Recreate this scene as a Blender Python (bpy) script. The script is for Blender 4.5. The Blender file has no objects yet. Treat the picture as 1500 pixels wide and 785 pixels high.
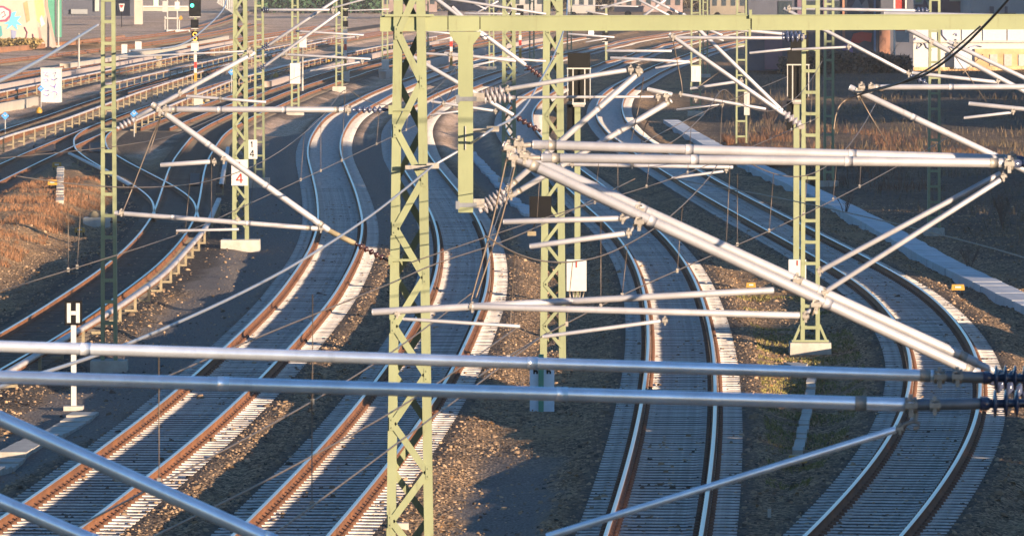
import bpy, bmesh, math, random
import numpy as np
from mathutils import Vector, Matrix

random.seed(7)
rng = np.random.default_rng(7)
SC = bpy.context.scene
COL = SC.collection
R = math.radians

# ------------------------------------------------------------------ camera, sky, sun, exposure
F = 9800.0            # focal length in pixels of the 1500 px wide photograph
HORIZON = -76.0
HC = 9.44             # camera height above the ballast top
PITCH = math.atan((392.5 - HORIZON) / F)
cam_d = bpy.data.cameras.new('camera')
cam_d.sensor_width = 36.0
cam_d.lens = F / 1500.0 * 36.0
cam_d.clip_start = 1.0
cam_d.clip_end = 9000.0
cam_d.dof.use_dof = True
cam_d.dof.focus_distance = 145.0
cam_d.dof.aperture_fstop = 18.0
cam = bpy.data.objects.new('camera', cam_d)
COL.objects.link(cam)
cam.location = (0, 0, HC)
cam.rotation_euler = (math.pi / 2 - PITCH, 0, 0)
SC.camera = cam

SUN_AZ = R(49.0)      # the sun stands behind the camera, to the right
SUN_EL = R(6.3)
TO_SUN = Vector((math.cos(SUN_AZ) * math.cos(SUN_EL), -math.sin(SUN_AZ) * math.cos(SUN_EL), math.sin(SUN_EL)))
world = bpy.data.worlds.new('World')
SC.world = world
world.use_nodes = True
wn = world.node_tree.nodes
wl = world.node_tree.links
sky = wn.new('ShaderNodeTexSky')
sky.sky_type = 'NISHITA'
sky.sun_disc = False
sky.sun_elevation = SUN_EL
sky.sun_rotation = math.atan2(TO_SUN.x, TO_SUN.y)
sky.air_density = 1.0
sky.dust_density = 0.4
sky.ozone_density = 4.2
wl.new(sky.outputs[0], wn['Background'].inputs[0])
wn['Background'].inputs[1].default_value = 0.118
sun_d = bpy.data.lights.new('sun', 'SUN')
sun_d.energy = 5.0
sun_d.angle = R(0.5)
sun_d.color = (1.0, 0.76, 0.52)
sun = bpy.data.objects.new('sun', sun_d)
COL.objects.link(sun)
sun.rotation_euler = TO_SUN.to_track_quat('Z', 'Y').to_euler()
sun.location = (60, -60, 40)
SC.view_settings.view_transform = 'Standard'
SC.view_settings.look = 'None'
SC.view_settings.gamma = 1.0
SC.view_settings.use_curve_mapping = False
SC.view_settings.exposure = 1.62
SC.cycles.max_bounces = 5
SC.cycles.diffuse_bounces = 2
SC.cycles.glossy_bounces = 3
SC.cycles.use_denoising = True

# ------------------------------------------------------------------ pixels to places
CT, ST = math.cos(PITCH), math.sin(PITCH)
def ray(x, y):
    a, b = (x - 750.0) / F, (y - 392.5) / F
    return Vector((a, CT - b * ST, -ST - b * CT))
def G(x, y, z=0.0):                     # where the pixel's ray meets the level z
    d = ray(x, y)
    return Vector((0, 0, HC)) + d * ((z - HC) / d.z)
def Q(x, y, D):                         # where the pixel's ray meets the upright plane Y = D
    d = ray(x, y)
    return Vector((0, 0, HC)) + d * (D / d.y)
def dist_of(y, z=0.0):
    return G(750, y, z).y

# ------------------------------------------------------------------ materials
MATS = {}
def new_mat(name):
    m = bpy.data.materials.new(name)
    m.use_nodes = True
    nt = m.node_tree
    return m, nt, nt.nodes['Principled BSDF']
def mat(name, col, rough=0.7, metal=0.0, var=0.15, scale=3.0, bump=0.0, bscale=20.0, col2=None, w2=0.5, stretch=(1, 1, 1), emit=None, es=1.0, spec=0.4, rust=0.0):
    if name in MATS:
        return MATS[name]
    m, nt, b = new_mat(name)
    N, L = nt.nodes, nt.links
    b.inputs['Roughness'].default_value = rough
    b.inputs['Metallic'].default_value = metal
    b.inputs['Specular IOR Level'].default_value = spec
    tc = N.new('ShaderNodeTexCoord')
    mp = N.new('ShaderNodeMapping')
    mp.inputs['Scale'].default_value = stretch
    L.new(tc.outputs['Object'], mp.inputs['Vector'])
    nz = N.new('ShaderNodeTexNoise')
    nz.inputs['Scale'].default_value = scale
    nz.inputs['Detail'].default_value = 6
    nz.inputs['Roughness'].default_value = 0.65
    L.new(mp.outputs[0], nz.inputs['Vector'])
    ramp = N.new('ShaderNodeValToRGB')
    e = ramp.color_ramp.elements
    c = Vector(col)
    lo = c * (1 - var) if col2 is None else Vector(col2)
    hi = c * (1 + var)
    e[0].position = 0.5 - 0.22 * (1 if col2 is None else 2 * (1 - w2)); e[0].color = (*lo, 1)
    e[1].position = 0.68; e[1].color = (*hi, 1)
    L.new(nz.outputs['Fac'], ramp.inputs['Fac'])
    oi = N.new('ShaderNodeObjectInfo')
    mul = N.new('ShaderNodeMix'); mul.data_type = 'RGBA'; mul.blend_type = 'MULTIPLY'
    mul.inputs['Factor'].default_value = min(1.0, var * 1.6)
    gr = N.new('ShaderNodeMapRange')
    gr.inputs['To Min'].default_value = 0.55
    gr.inputs['To Max'].default_value = 1.1
    L.new(oi.outputs['Random'], gr.inputs['Value'])
    L.new(ramp.outputs[0], mul.inputs[6])
    L.new(gr.outputs[0], mul.inputs[7])
    L.new(mul.outputs[2], b.inputs['Base Color'])
    if rust:
        nr = N.new('ShaderNodeTexNoise'); nr.inputs['Scale'].default_value = 5.0; nr.inputs['Detail'].default_value = 8; nr.inputs['Roughness'].default_value = 0.75
        mr = N.new('ShaderNodeMapping'); mr.inputs['Scale'].default_value = (2.2, 2.2, 0.35)
        L.new(tc.outputs['Object'], mr.inputs['Vector']); L.new(mr.outputs[0], nr.inputs['Vector'])
        rr_ = N.new('ShaderNodeMapRange'); rr_.inputs['From Min'].default_value = 0.56; rr_.inputs['From Max'].default_value = 0.72; rr_.inputs['To Max'].default_value = rust
        L.new(nr.outputs['Fac'], rr_.inputs['Value'])
        mx = N.new('ShaderNodeMix'); mx.data_type = 'RGBA'
        L.new(rr_.outputs[0], mx.inputs['Factor']); L.new(mul.outputs[2], mx.inputs[6]); mx.inputs[7].default_value = (0.085, 0.06, 0.035, 1)
        L.new(mx.outputs[2], b.inputs['Base Color'])
    if bump:
        n2 = N.new('ShaderNodeTexNoise')
        n2.inputs['Scale'].default_value = bscale
        n2.inputs['Detail'].default_value = 4
        L.new(mp.outputs[0], n2.inputs['Vector'])
        bp = N.new('ShaderNodeBump')
        bp.inputs['Strength'].default_value = bump
        bp.inputs['Distance'].default_value = 0.02
        L.new(n2.outputs['Fac'], bp.inputs['Height'])
        L.new(bp.outputs[0], b.inputs['Normal'])
    if emit:
        b.inputs['Emission Color'].default_value = (*emit, 1)
        b.inputs['Emission Strength'].default_value = es
    MATS[name] = m
    return m

M_GREEN = mat('mast_paint', (0.188, 0.208, 0.118), 0.55, var=0.12, scale=2.2, col2=(0.15, 0.165, 0.09), w2=0.35, stretch=(1, 1, 0.5), rust=0.6)
M_BEAM = mat('beam_paint', (0.192, 0.212, 0.116), 0.5, var=0.10, scale=1.3, rust=0.4)
M_TUBE = mat('galvanised_tube', (0.36, 0.355, 0.38), 0.42, metal=0.25, var=0.14, scale=5, spec=0.55, rust=0.28)
M_TUBE_SKYLIT = mat('skylit_tube', (0.80, 0.83, 0.90), 0.30, metal=0.6, var=0.14, scale=7, spec=0.6, rust=0.18)  # same tube metal, base lightened bluish for sky shine in the shade
M_ALU = mat('dull_aluminium', (0.36, 0.35, 0.35), 0.5, metal=0.35, var=0.14, scale=9)
M_FIT = mat('cast_fitting', (0.27, 0.245, 0.22), 0.55, metal=0.4, var=0.25, scale=30)
M_INS = mat('glazed_insulator', (0.045, 0.055, 0.10), 0.18, var=0.2, scale=8, spec=0.7)
M_INSR = mat('brown_insulator', (0.05, 0.022, 0.022), 0.2, var=0.2, scale=8, spec=0.7)
M_INSW = mat('pale_insulator', (0.22, 0.21, 0.235), 0.35, var=0.15, scale=8)
M_SLEEVE = mat('dark_sleeve', (0.16, 0.17, 0.19), 0.5, metal=0.4, var=0.2, scale=12)
M_RUST = mat('rail_rust', (0.17, 0.068, 0.026), 0.88, var=0.22, scale=1.2, col2=(0.085, 0.035, 0.018), w2=0.5, bump=0.3, bscale=25)
M_HEAD = mat('rail_head', (0.50, 0.46, 0.44), 0.34, metal=0.85, var=0.06, scale=4)
M_CLIP = mat('fastening', (0.12, 0.055, 0.03), 0.8, var=0.3, scale=6)
M_SLEEP = mat('sleeper_concrete', (0.49, 0.465, 0.44), 0.9, var=0.24, scale=7, bump=0.3, bscale=40, col2=(0.29, 0.255, 0.225), w2=0.5, rust=0.35)
M_SLEEPD = mat('oily_sleeper', (0.13, 0.105, 0.08), 0.9, var=0.3, scale=5, bump=0.3, bscale=40)
M_CONC = mat('concrete', (0.36, 0.335, 0.295), 0.88, var=0.14, scale=2.5, bump=0.25, bscale=14, col2=(0.22, 0.195, 0.165), w2=0.3)
M_CONCG = mat('grey_concrete', (0.44, 0.44, 0.45), 0.9, var=0.15, scale=1.2, bump=0.15, bscale=12, col2=(0.32, 0.32, 0.33), w2=0.3)
M_WHITE = mat('white_enamel', (0.42, 0.415, 0.40), 0.45, var=0.07, scale=6)
M_WHITED = mat('dirty_white', (0.33, 0.32, 0.295), 0.6, var=0.16, scale=4)
M_BLACK = mat('black_enamel', (0.006, 0.006, 0.007), 0.6, var=0.2, scale=5, spec=0.1)
M_CHAR = mat('charcoal_panel', (0.009, 0.009, 0.009), 0.65, var=0.15, scale=4, spec=0.1)
M_RED = mat('red_enamel', (0.38, 0.022, 0.015), 0.5, var=0.08, scale=6)
M_REDP = mat('red_letter', (0.45, 0.03, 0.02), 0.5, var=0.05, scale=6)
M_YEL = mat('yellow_enamel', (0.34, 0.18, 0.018), 0.5, var=0.08, scale=6)
M_BLUE = mat('blue_enamel', (0.05, 0.22, 0.55), 0.5, var=0.08, scale=6)
M_WIRE = mat('copper_wire', (0.17, 0.13, 0.10), 0.5, metal=0.5, var=0.1, scale=3)
M_WIREB = mat('black_cable', (0.03, 0.03, 0.033), 0.6, var=0.1, scale=3)
M_FEED = mat('aluminium_rope', (0.27, 0.285, 0.33), 0.45, metal=0.4, var=0.1, scale=60)
M_COVER = mat('conductor_cover', (0.40, 0.375, 0.37), 0.55, var=0.13, scale=1.0, col2=(0.26, 0.21, 0.20), w2=0.35)
M_POST = mat('bracket_post', (0.22, 0.18, 0.115), 0.8, var=0.2, scale=8)
M_WOOD = mat('dark_board', (0.045, 0.03, 0.025), 0.85, var=0.3, scale=3)
M_PATH = mat('path_grit', (0.15, 0.14, 0.132), 0.95, var=0.16, scale=1.1, bump=0.5, bscale=30, col2=(0.095, 0.09, 0.086), w2=0.5)
M_TEAL = mat('teal_paint', (0.06, 0.22, 0.15), 0.5, var=0.12, scale=2)
M_ROOF = mat('roofing', (0.10, 0.09, 0.09), 0.85, var=0.2, scale=1)
M_BRICK = mat('brick_wall', (0.30, 0.15, 0.10), 0.9, var=0.2, scale=1)
M_STAINED = mat('rusty_edge', (0.26, 0.12, 0.06), 0.9, var=0.3, scale=0.6)
M_GLASS = mat('window_glass', (0.03, 0.04, 0.05), 0.08, var=0.2, scale=1, spec=0.8)
M_STONE = mat('ballast_stone', (0.21, 0.165, 0.125), 0.9, var=0.3, scale=9, col2=(0.10, 0.08, 0.065), w2=0.55)
M_GLOW_G = mat('green_lamp', (0.02, 0.3, 0.2), 0.3, emit=(0.05, 0.9, 0.55), es=2.5)
M_GLOW_O = mat('orange_lamp', (0.5, 0.2, 0.02), 0.3, emit=(1.0, 0.42, 0.06), es=1.2)
M_SKIN = mat('pale_render', (0.34, 0.30, 0.25), 0.85, var=0.12, scale=0.5)
M_PINK = mat('pinkish_render', (0.33, 0.265, 0.235), 0.85, var=0.15, scale=0.6)

def mat_random_leaf(name, c1, c2, rough=0.85):
    m, nt, b = new_mat(name)
    N, L = nt.nodes, nt.links
    g = N.new('ShaderNodeNewGeometry')
    ramp = N.new('ShaderNodeValToRGB')
    ramp.color_ramp.elements[0].color = (*c1, 1)
    ramp.color_ramp.elements[1].color = (*c2, 1)
    L.new(g.outputs['Random Per Island'], ramp.inputs['Fac'])
    L.new(ramp.outputs[0], b.inputs['Base Color'])
    b.inputs['Roughness'].default_value = rough
    b.inputs['Specular IOR Level'].default_value = 0.2
    MATS[name] = m
    return m
M_STONES = mat_random_leaf('loose_stone', (0.045, 0.034, 0.027), (0.40, 0.27, 0.165))
M_LITTER = mat_random_leaf('dry_leaf', (0.16, 0.085, 0.04), (0.42, 0.26, 0.13))
M_DRY = mat_random_leaf('dry_stalk', (0.08, 0.036, 0.022), (0.32, 0.165, 0.085))
M_RUSS = mat_random_leaf('russet_stalk', (0.045, 0.026, 0.018), (0.20, 0.095, 0.05))
M_WEED = mat_random_leaf('dull_weed', (0.05, 0.045, 0.028), (0.20, 0.135, 0.075))
M_MOSS = mat_random_leaf('moss_blade', (0.09, 0.085, 0.03), (0.24, 0.20, 0.07))
M_TWIG = mat('twig_bark', (0.10, 0.065, 0.05), 0.9, var=0.2, scale=6)

def ground_material():
    m, nt, b = new_mat('trackside_ground')
    N, L = nt.nodes, nt.links
    tc = N.new('ShaderNodeTexCoord')
    at = N.new('ShaderNodeAttribute'); at.attribute_name = 'zone'
    sep = N.new('ShaderNodeSeparateColor')
    L.new(at.outputs['Color'], sep.inputs[0])
    vor = N.new('ShaderNodeTexVoronoi'); vor.inputs['Scale'].default_value = 17
    L.new(tc.outputs['Object'], vor.inputs['Vector'])
    cr = N.new('ShaderNodeValToRGB')
    e = cr.color_ramp.elements
    e[0].position = 0.1; e[0].color = (0.05, 0.035, 0.026, 1)
    e[1].position = 0.95; e[1].color = (0.60, 0.42, 0.265, 1)
    e2 = e.new(0.55); e2.color = (0.22, 0.15, 0.095, 1)
    sc = N.new('ShaderNodeSeparateColor'); L.new(vor.outputs['Color'], sc.inputs[0])
    L.new(sc.outputs[0], cr.inputs['Fac'])
    nz = N.new('ShaderNodeTexNoise'); nz.inputs['Scale'].default_value = 0.45; nz.inputs['Detail'].default_value = 7
    nz.inputs['Roughness'].default_value = 0.7
    L.new(tc.outputs['Object'], nz.inputs['Vector'])
    n3 = N.new('ShaderNodeTexNoise'); n3.inputs['Scale'].default_value = 6; n3.inputs['Detail'].default_value = 6
    L.new(tc.outputs['Object'], n3.inputs['Vector'])
    def mix(fac, a, bcol, blend='MIX'):
        x = N.new('ShaderNodeMix'); x.data_type = 'RGBA'; x.blend_type = blend
        if isinstance(fac, float): x.inputs['Factor'].default_value = fac
        else: L.new(fac, x.inputs['Factor'])
        if isinstance(a, tuple): x.inputs[6].default_value = a
        else: L.new(a, x.inputs[6])
        if isinstance(bcol, tuple): x.inputs[7].default_value = bcol
        else: L.new(bcol, x.inputs[7])
        return x.outputs[2]
    # broad stains over the stone
    st = N.new('ShaderNodeValToRGB')
    st.color_ramp.elements[0].position = 0.36; st.color_ramp.elements[0].color = (0.52, 0.5, 0.48, 1)
    st.color_ramp.elements[1].position = 0.66; st.color_ramp.elements[1].color = (1.15, 1.08, 1.0, 1)
    L.new(nz.outputs['Fac'], st.inputs['Fac'])
    gravel = mix(0.8, cr.outputs[0], st.outputs[0], 'MULTIPLY')
    # earth with dead leaves (G channel)
    er = N.new('ShaderNodeValToRGB')
    er.color_ramp.elements[0].position = 0.38; er.color_ramp.elements[0].color = (0.17, 0.11, 0.062, 1)
    er.color_ramp.elements[1].position = 0.66; er.color_ramp.elements[1].color = (0.52, 0.325, 0.17, 1)
    L.new(n3.outputs['Fac'], er.inputs['Fac'])
    c = mix(sep.outputs[1], gravel, er.outputs[0])
    sd = N.new('ShaderNodeValToRGB')
    sd.color_ramp.elements[0].position = 0.33; sd.color_ramp.elements[0].color = (0.30, 0.195, 0.13, 1)
    sd.color_ramp.elements[1].position = 0.68; sd.color_ramp.elements[1].color = (0.78, 0.58, 0.44, 1)
    L.new(n3.outputs['Fac'], sd.inputs['Fac'])
    c = mix(sep.outputs[0], c, sd.outputs[0])
    # dark oily soil, plus shade painted into the ballast between sleepers (B channel)
    dk = N.new('ShaderNodeValToRGB')
    dk.color_ramp.elements[0].position = 0.35; dk.color_ramp.elements[0].color = (0.04, 0.034, 0.031, 1)
    dk.color_ramp.elements[1].position = 0.7; dk.color_ramp.elements[1].color = (0.13, 0.108, 0.09, 1)
    L.new(n3.outputs['Fac'], dk.inputs['Fac'])
    c = mix(sep.outputs[2], c, dk.outputs[0])
    pa = N.new('ShaderNodeAttribute'); pa.attribute_name = 'path'
    gr = N.new('ShaderNodeValToRGB')
    gr.color_ramp.elements[0].position = 0.3; gr.color_ramp.elements[0].color = (0.055, 0.048, 0.044, 1)
    gr.color_ramp.elements[1].position = 0.72; gr.color_ramp.elements[1].color = (0.26, 0.215, 0.18, 1)
    n4 = N.new('ShaderNodeTexNoise'); n4.inputs['Scale'].default_value = 22; n4.inputs['Detail'].default_value = 8
    L.new(tc.outputs['Object'], n4.inputs['Vector']); L.new(n4.outputs['Fac'], gr.inputs['Fac'])
    c = mix(pa.outputs['Fac'], c, gr.outputs[0])
    L.new(c, b.inputs['Base Color'])
    b.inputs['Roughness'].default_value = 0.95
    b.inputs['Specular IOR Level'].default_value = 0.10
    bp = N.new('ShaderNodeBump'); bp.inputs['Distance'].default_value = 0.085
    bs = N.new('ShaderNodeMapRange'); bs.inputs['To Min'].default_value = 1.0; bs.inputs['To Max'].default_value = 0.35
    L.new(pa.outputs['Fac'], bs.inputs['Value']); L.new(bs.outputs[0], bp.inputs['Strength'])
    L.new(vor.outputs['Distance'], bp.inputs['Height'])
    L.new(bp.outputs[0], b.inputs['Normal'])
    MATS['ground'] = m
    return m
M_GROUND = ground_material()

# ------------------------------------------------------------------ mesh helpers
class MB:
    def __init__(s):
        s.v, s.f, s.sm = [], [], []
    def add(s, verts, faces, smooth=False):
        o = len(s.v)
        s.v.extend([tuple(p) for p in verts])
        s.f.extend([tuple(i + o for i in f) for f in faces])
        s.sm.extend([smooth] * len(faces))
        return s
    def box(s, c, size, rz=0.0, m=None):
        hx, hy, hz = size[0] / 2, size[1] / 2, size[2] / 2
        ca, sa = math.cos(rz), math.sin(rz)
        vs = []
        for z in (-hz, hz):
            for x, y in ((-hx, -hy), (hx, -hy), (hx, hy), (-hx, hy)):
                p = Vector((x * ca - y * sa, x * sa + y * ca, z))
                if m: p = m @ p
                vs.append(p + Vector(c))
        return s.add(vs, [(3, 2, 1, 0), (4, 5, 6, 7), (0, 1, 5, 4), (1, 2, 6, 5), (2, 3, 7, 6), (3, 0, 4, 7)])
    def taper(s, c, w0, d0, w1, d1, h):            # frustum standing on c
        vs = []
        for z, w, d in ((0, w0, d0), (h, w1, d1)):
            for x, y in ((-1, -1), (1, -1), (1, 1), (-1, 1)):
                vs.append(Vector(c) + Vector((x * w / 2, y * d / 2, z)))
        return s.add(vs, [(3, 2, 1, 0), (4, 5, 6, 7), (0, 1, 5, 4), (1, 2, 6, 5), (2, 3, 7, 6), (3, 0, 4, 7)])
    def bar(s, a, b, w, t, side=(0, 1, 0)):        # flat bar a-b, width w in the plane, thickness t along side
        a, b = Vector(a), Vector(b)
        d = (b - a).normalized()
        n = Vector(side); n = (n - d * n.dot(d)).normalized()
        u = d.cross(n)
        vs = []
        for p in (a, b):
            for x, y in ((-1, -1), (1, -1), (1, 1), (-1, 1)):
                vs.append(p + u * (x * w / 2) + n * (y * t / 2))
        return s.add(vs, [(3, 2, 1, 0), (4, 5, 6, 7), (0, 1, 5, 4), (1, 2, 6, 5), (2, 3, 7, 6), (3, 0, 4, 7)])
    def path(s, pts, r, n=8, cap=True):            # round tube through the points
        pts = [Vector(p) for p in pts]
        k = len(pts)
        rs = r if isinstance(r, (list, tuple)) else [r] * k
        vs, fs = [], []
        ref = Vector((0, 0, 1))
        for i, p in enumerate(pts):
            d = (pts[min(i + 1, k - 1)] - pts[max(i - 1, 0)]).normalized()
            rr = ref if abs(d.dot(ref)) < 0.95 else Vector((1, 0, 0))
            u = d.cross(rr).normalized(); w = u.cross(d)
            for j in range(n):
                a = 2 * math.pi * j / n
                vs.append(p + (u * math.cos(a) + w * math.sin(a)) * rs[i])
        for i in range(k - 1):
            for j in range(n):
                j2 = (j + 1) % n
                fs.append((i * n + j, i * n + j2, (i + 1) * n + j2, (i + 1) * n + j))
        s.add(vs, fs, True)
        if cap:
            o = len(s.v) - len(vs)
            s.f.append(tuple(o + j for j in range(n))); s.sm.append(False)
            s.f.append(tuple(o + (k - 1) * n + j for j in reversed(range(n)))); s.sm.append(False)
        return s
    def tube(s, a, b, r, n=10):
        return s.path([a, b], r, n)
    def lathe(s, a, b, prof, n=12):                # prof: (t 0..1, radius)
        a, b = Vector(a), Vector(b)
        return s.path2([a.lerp(b, t) for t, _ in prof], [q for _, q in prof], (b - a).normalized(), n)
    def path2(s, pts, rs, d, n):
        rr = Vector((0, 0, 1)) if abs(d.z) < 0.95 else Vector((1, 0, 0))
        u = d.cross(rr).normalized(); w = u.cross(d)
        vs = [p + (u * math.cos(2 * math.pi * j / n) + w * math.sin(2 * math.pi * j / n)) * q for p, q in zip(pts, rs) for j in range(n)]
        fs = [(i * n + j, i * n + (j + 1) % n, (i + 1) * n + (j + 1) % n, (i + 1) * n + j) for i in range(len(pts) - 1) for j in range(n)]
        s.add(vs, fs, True)
        o = len(s.v) - len(vs)
        s.f.append(tuple(o + j for j in range(n))); s.sm.append(False)
        s.f.append(tuple(o + (len(pts) - 1) * n + j for j in reversed(range(n)))); s.sm.append(False)
        return s
    def prism(s, poly, y0, y1):                    # poly of (x, z), thickness y0..y1
        n = len(poly)
        vs = [(x, y0, z) for x, z in poly] + [(x, y1, z) for x, z in poly]
        fs = [tuple(range(n)), tuple(reversed(range(n, 2 * n)))] + [(i, i + n, (i + 1) % n + n, (i + 1) % n) for i in range(n)]
        return s.add(vs, fs)
    def mesh(s, name, material, origin=(0, 0, 0)):
        me = bpy.data.meshes.new(name)
        o = Vector(origin)
        me.from_pydata([tuple(Vector(p) - o) for p in s.v], [], s.f)
        me.polygons.foreach_set('use_smooth', s.sm)
        if material: me.materials.append(material)
        me.update()
        return me
    def build(s, name, material, parent=None):
        loc = world_loc(parent)
        ob = bpy.data.objects.new(name, s.mesh(name, material, loc))
        COL.objects.link(ob)
        ob.parent = parent
        return ob
def world_loc(o):
    v = Vector((0, 0, 0))
    while o is not None:
        v += o.location; o = o.parent
    return v
def tag(o, label, cat, group=None, kind=None):
    if label: o['label'] = label
    if cat: o['category'] = cat
    if group: o['group'] = group
    if kind: o['kind'] = kind
    elif cat and 'kind' not in o: o['kind'] = 'thing'
    return o
def thing(name, label, cat, loc=(0, 0, 0), group=None):
    o = bpy.data.objects.new(name, None)
    COL.objects.link(o)
    o.location = loc
    o.empty_display_size = 0.2
    return tag(o, label, cat, group)
def put(name, me, parent, loc, rz=0.0):            # a piece that shares mesh data
    o = bpy.data.objects.new(name, me)
    COL.objects.link(o)
    o.parent = parent
    o.location = Vector(loc) - world_loc(parent)
    o.rotation_euler.z = rz
    return o
def raw_mesh(name, verts, faces, material, kind=None, parent=None):
    me = bpy.data.meshes.new(name)
    verts = np.asarray(verts, dtype=np.float32); faces = np.asarray(faces, dtype=np.int32)
    n = faces.shape[1]
    me.vertices.add(len(verts)); me.vertices.foreach_set('co', verts.ravel())
    me.loops.add(faces.size); me.loops.foreach_set('vertex_index', faces.ravel())
    me.polygons.add(len(faces)); me.polygons.foreach_set('loop_start', np.arange(len(faces), dtype=np.int32) * n)
    me.update(calc_edges=True)
    me.materials.append(material)
    o = bpy.data.objects.new(name, me)
    COL.objects.link(o)
    o.parent = parent
    if kind: o['kind'] = kind
    return o

# ------------------------------------------------------------------ the lines of the tracks
ZR = 0.185                              # rail head above the ballast
RAILS = {
 'A': ([(35,738),(136.5,666),(257,575),(284,551),(326,512),(400,441.5),(432.5,398.7),(455,361),(464.6,329),(464.6,297),(458,257),(451,230),(452.6,208.7),(463,187),(482,166),(514,150),(546,134),(576,123)],
       [(115,773),(185,718),(233,681),(356,575),(380,551),(415,516.5),(455,472),(495,420),(509,396),(527.5,356),(531.5,324),(522,283.7),(509,249),(499,222),(499,205),(507,186),(533,160.5),(556,149)],
       [(620,112),(690,91),(780,68),(870,50),(1000,30),(1150,10)]),
 'B': ([(375,751.6),(458,667),(509,607),(533,579),(566,538),(605,473.6),(629,431),(640,394),(642.6,361),(638.6,334.5),(628,305),(605,267.6),(592,246),(576,210),(573,192)],
       [(482,781),(525,730),(565,682),(634.5,588.7),(661,540.5),(688,487),(707,441.5),(715,401),(716,377),(712,350.5),(701.5,324),(672,281),(642.6,246),(626.5,225),(622,205)],
       [(600,178),(616,160),(643,145),(700,120),(780,95),(880,70),(1000,47),(1150,24)]),
 'C': ([(886,784),(906,717),(924.6,655),(939,591),(942,572.6),(946,540.5),(950,500),(948.7,473.6),(944.7,433.5),(938,407),(911,356),(884.5,324),(851,297)],
       [(1027.6,784),(1037,725),(1043.7,676.7),(1049,594),(1047.7,540.5),(1045,508),(1038,473.6),(1031.6,447),(1021,417.5),(1001,380),(989,361),(943,318),(898,281),(852,249)],
       [(797,225),(777,207),(764,192),(759,177),(763,160),(778,144),(812,126),(870,104),(940,80),(1020,58),(1150,32)]),
 'D': ([(1176,784),(1207,754),(1250,703),(1287,655),(1311,620.5),(1326,580),(1332.8,530),(1327.4,503),(1311,471),(1284.6,439),(1250,410),(1207,385),(1167,361),(1100,324),(1034,289),(981,257),(927,225),(884.5,190),(874,158),(888,134)],
       [(1322,784),(1341,762),(1370,725),(1402,682),(1426,639),(1436,604),(1435.8,532.5),(1426.4,508.4),(1407.7,479),(1378,444),(1330,408),(1271,376),(1207,345),(1153.5,318),(1100,289),(1021,246),(967.5,215),(930,190),(911,156),(925,130)],
       [(936,116),(965,100),(1010,83),(1070,65),(1200,40)]),
 'E': ([(0,490),(53.5,455),(107,420),(166,381),(209,340),(230,302),(241,265),(254,230),(273,206),(292,190)],
       [(0,541),(40,517),(64,503),(174,433),(214,402),(249,367),(276,332),(292,284),(302,243.5),(318,217),(337,190)],
       [(365,165),(425,142),(500,114),(590,88),(700,62),(860,36)]),
 'F': ([], [], [(-160,330),(-60,281),(0,252),(50,229),(105,205),(160,182),(230,157),(310,130),(400,103),(500,80),(620,58),(760,36)]),
 'G': ([], [], [(-120,240),(-30,208),(50,182),(117,160),(167,141),(260,112),(360,86),(480,62),(620,40)]),
 'H': ([], [], [(166,180),(140,194),(126,207),(139,223),(178,247),(217,266),(248,288),(260,302),(254,318)]),
 'K': ([], [], [(-100,168),(-30,150),(59,128),(148,108),(250,88),(360,66),(480,46),(600,30)]),
 'L': ([], [], [(-100,130),(-30,118),(60,104),(150,90),(250,74),(350,57),(460,40)]),
 'M': ([], [], [(-100,101),(-30,92),(60,82),(150,72),(230,62),(300,50),(360,38)]),
 'N': ([], [], [(95,65),(190,56),(260,46),(310,34),(340,22),(360,10)]),
 'P': ([], [], [(235,183),(300,160),(390,128),(470,104),(560,82),(680,60),(800,42),(920,25)]),
 'R': ([], [], [(150,140),(230,120),(320,96),(420,72),(540,50),(660,32)]),
}
Y0 = 70.0
def centre_line(k):
    L, Rr, Cc = RAILS[k]
    pts = [(G(x, y, ZR).x + 0.752, G(x, y, ZR).y) for x, y in L] + [(G(x, y, ZR).x - 0.752, G(x, y, ZR).y) for x, y in Rr] + [(G(x, y, ZR).x, G(x, y, ZR).y) for x, y in Cc]
    p = np.array(sorted(pts, key=lambda q: q[1]))
    lo, hi = p[0, 1], p[-1, 1]
    ys = np.arange(lo - 60, hi + 60, 1.0)
    w = np.maximum(0.03 * ys, 4.0)
    # local quadratic smoothing; wider far away where a pixel spans metres
    xs = np.zeros_like(ys)
    for i, y in enumerate(np.clip(ys, lo, hi)):
        h = max(0.05 * y, 9.0)
        while True:
            ww = np.exp(-0.5 * ((p[:, 1] - y) / h) ** 2)
            if (ww > 0.3).sum() >= 4 or h > 400: break
            h *= 1.25
        A = np.c_[np.ones(len(p)), p[:, 1] - y, (p[:, 1] - y) ** 2]
        W = ww[:, None]
        co = np.linalg.lstsq(A.T @ (A * W) + np.diag([0, 0, 1e-3]), A.T @ (p[:, 0] * ww), rcond=None)[0]
        dy = ys[i] - y
        xs[i] = co[0] + co[1] * dy + (co[2] * dy * dy if abs(dy) < 25 else co[2] * 25 * (2 * abs(dy) - 25)) * (1 if dy <= 0 or k in 'ABCDE' else 0) * (0.6 if dy < 0 else 0)
    ker = np.exp(-0.5 * (np.arange(-9, 10) / 4.0) ** 2); ker /= ker.sum()
    ext = np.r_[2 * xs[0] - xs[9:0:-1], xs, 2 * xs[-1] - xs[-2:-11:-1]]
    xs = np.convolve(ext, ker, 'valid')
    return ys, xs, lo, hi
LINES = {k: centre_line(k) for k in RAILS}
def cx(k, y):
    ys, xs, _, _ = LINES[k]
    return float(np.interp(y, ys, xs))

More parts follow.
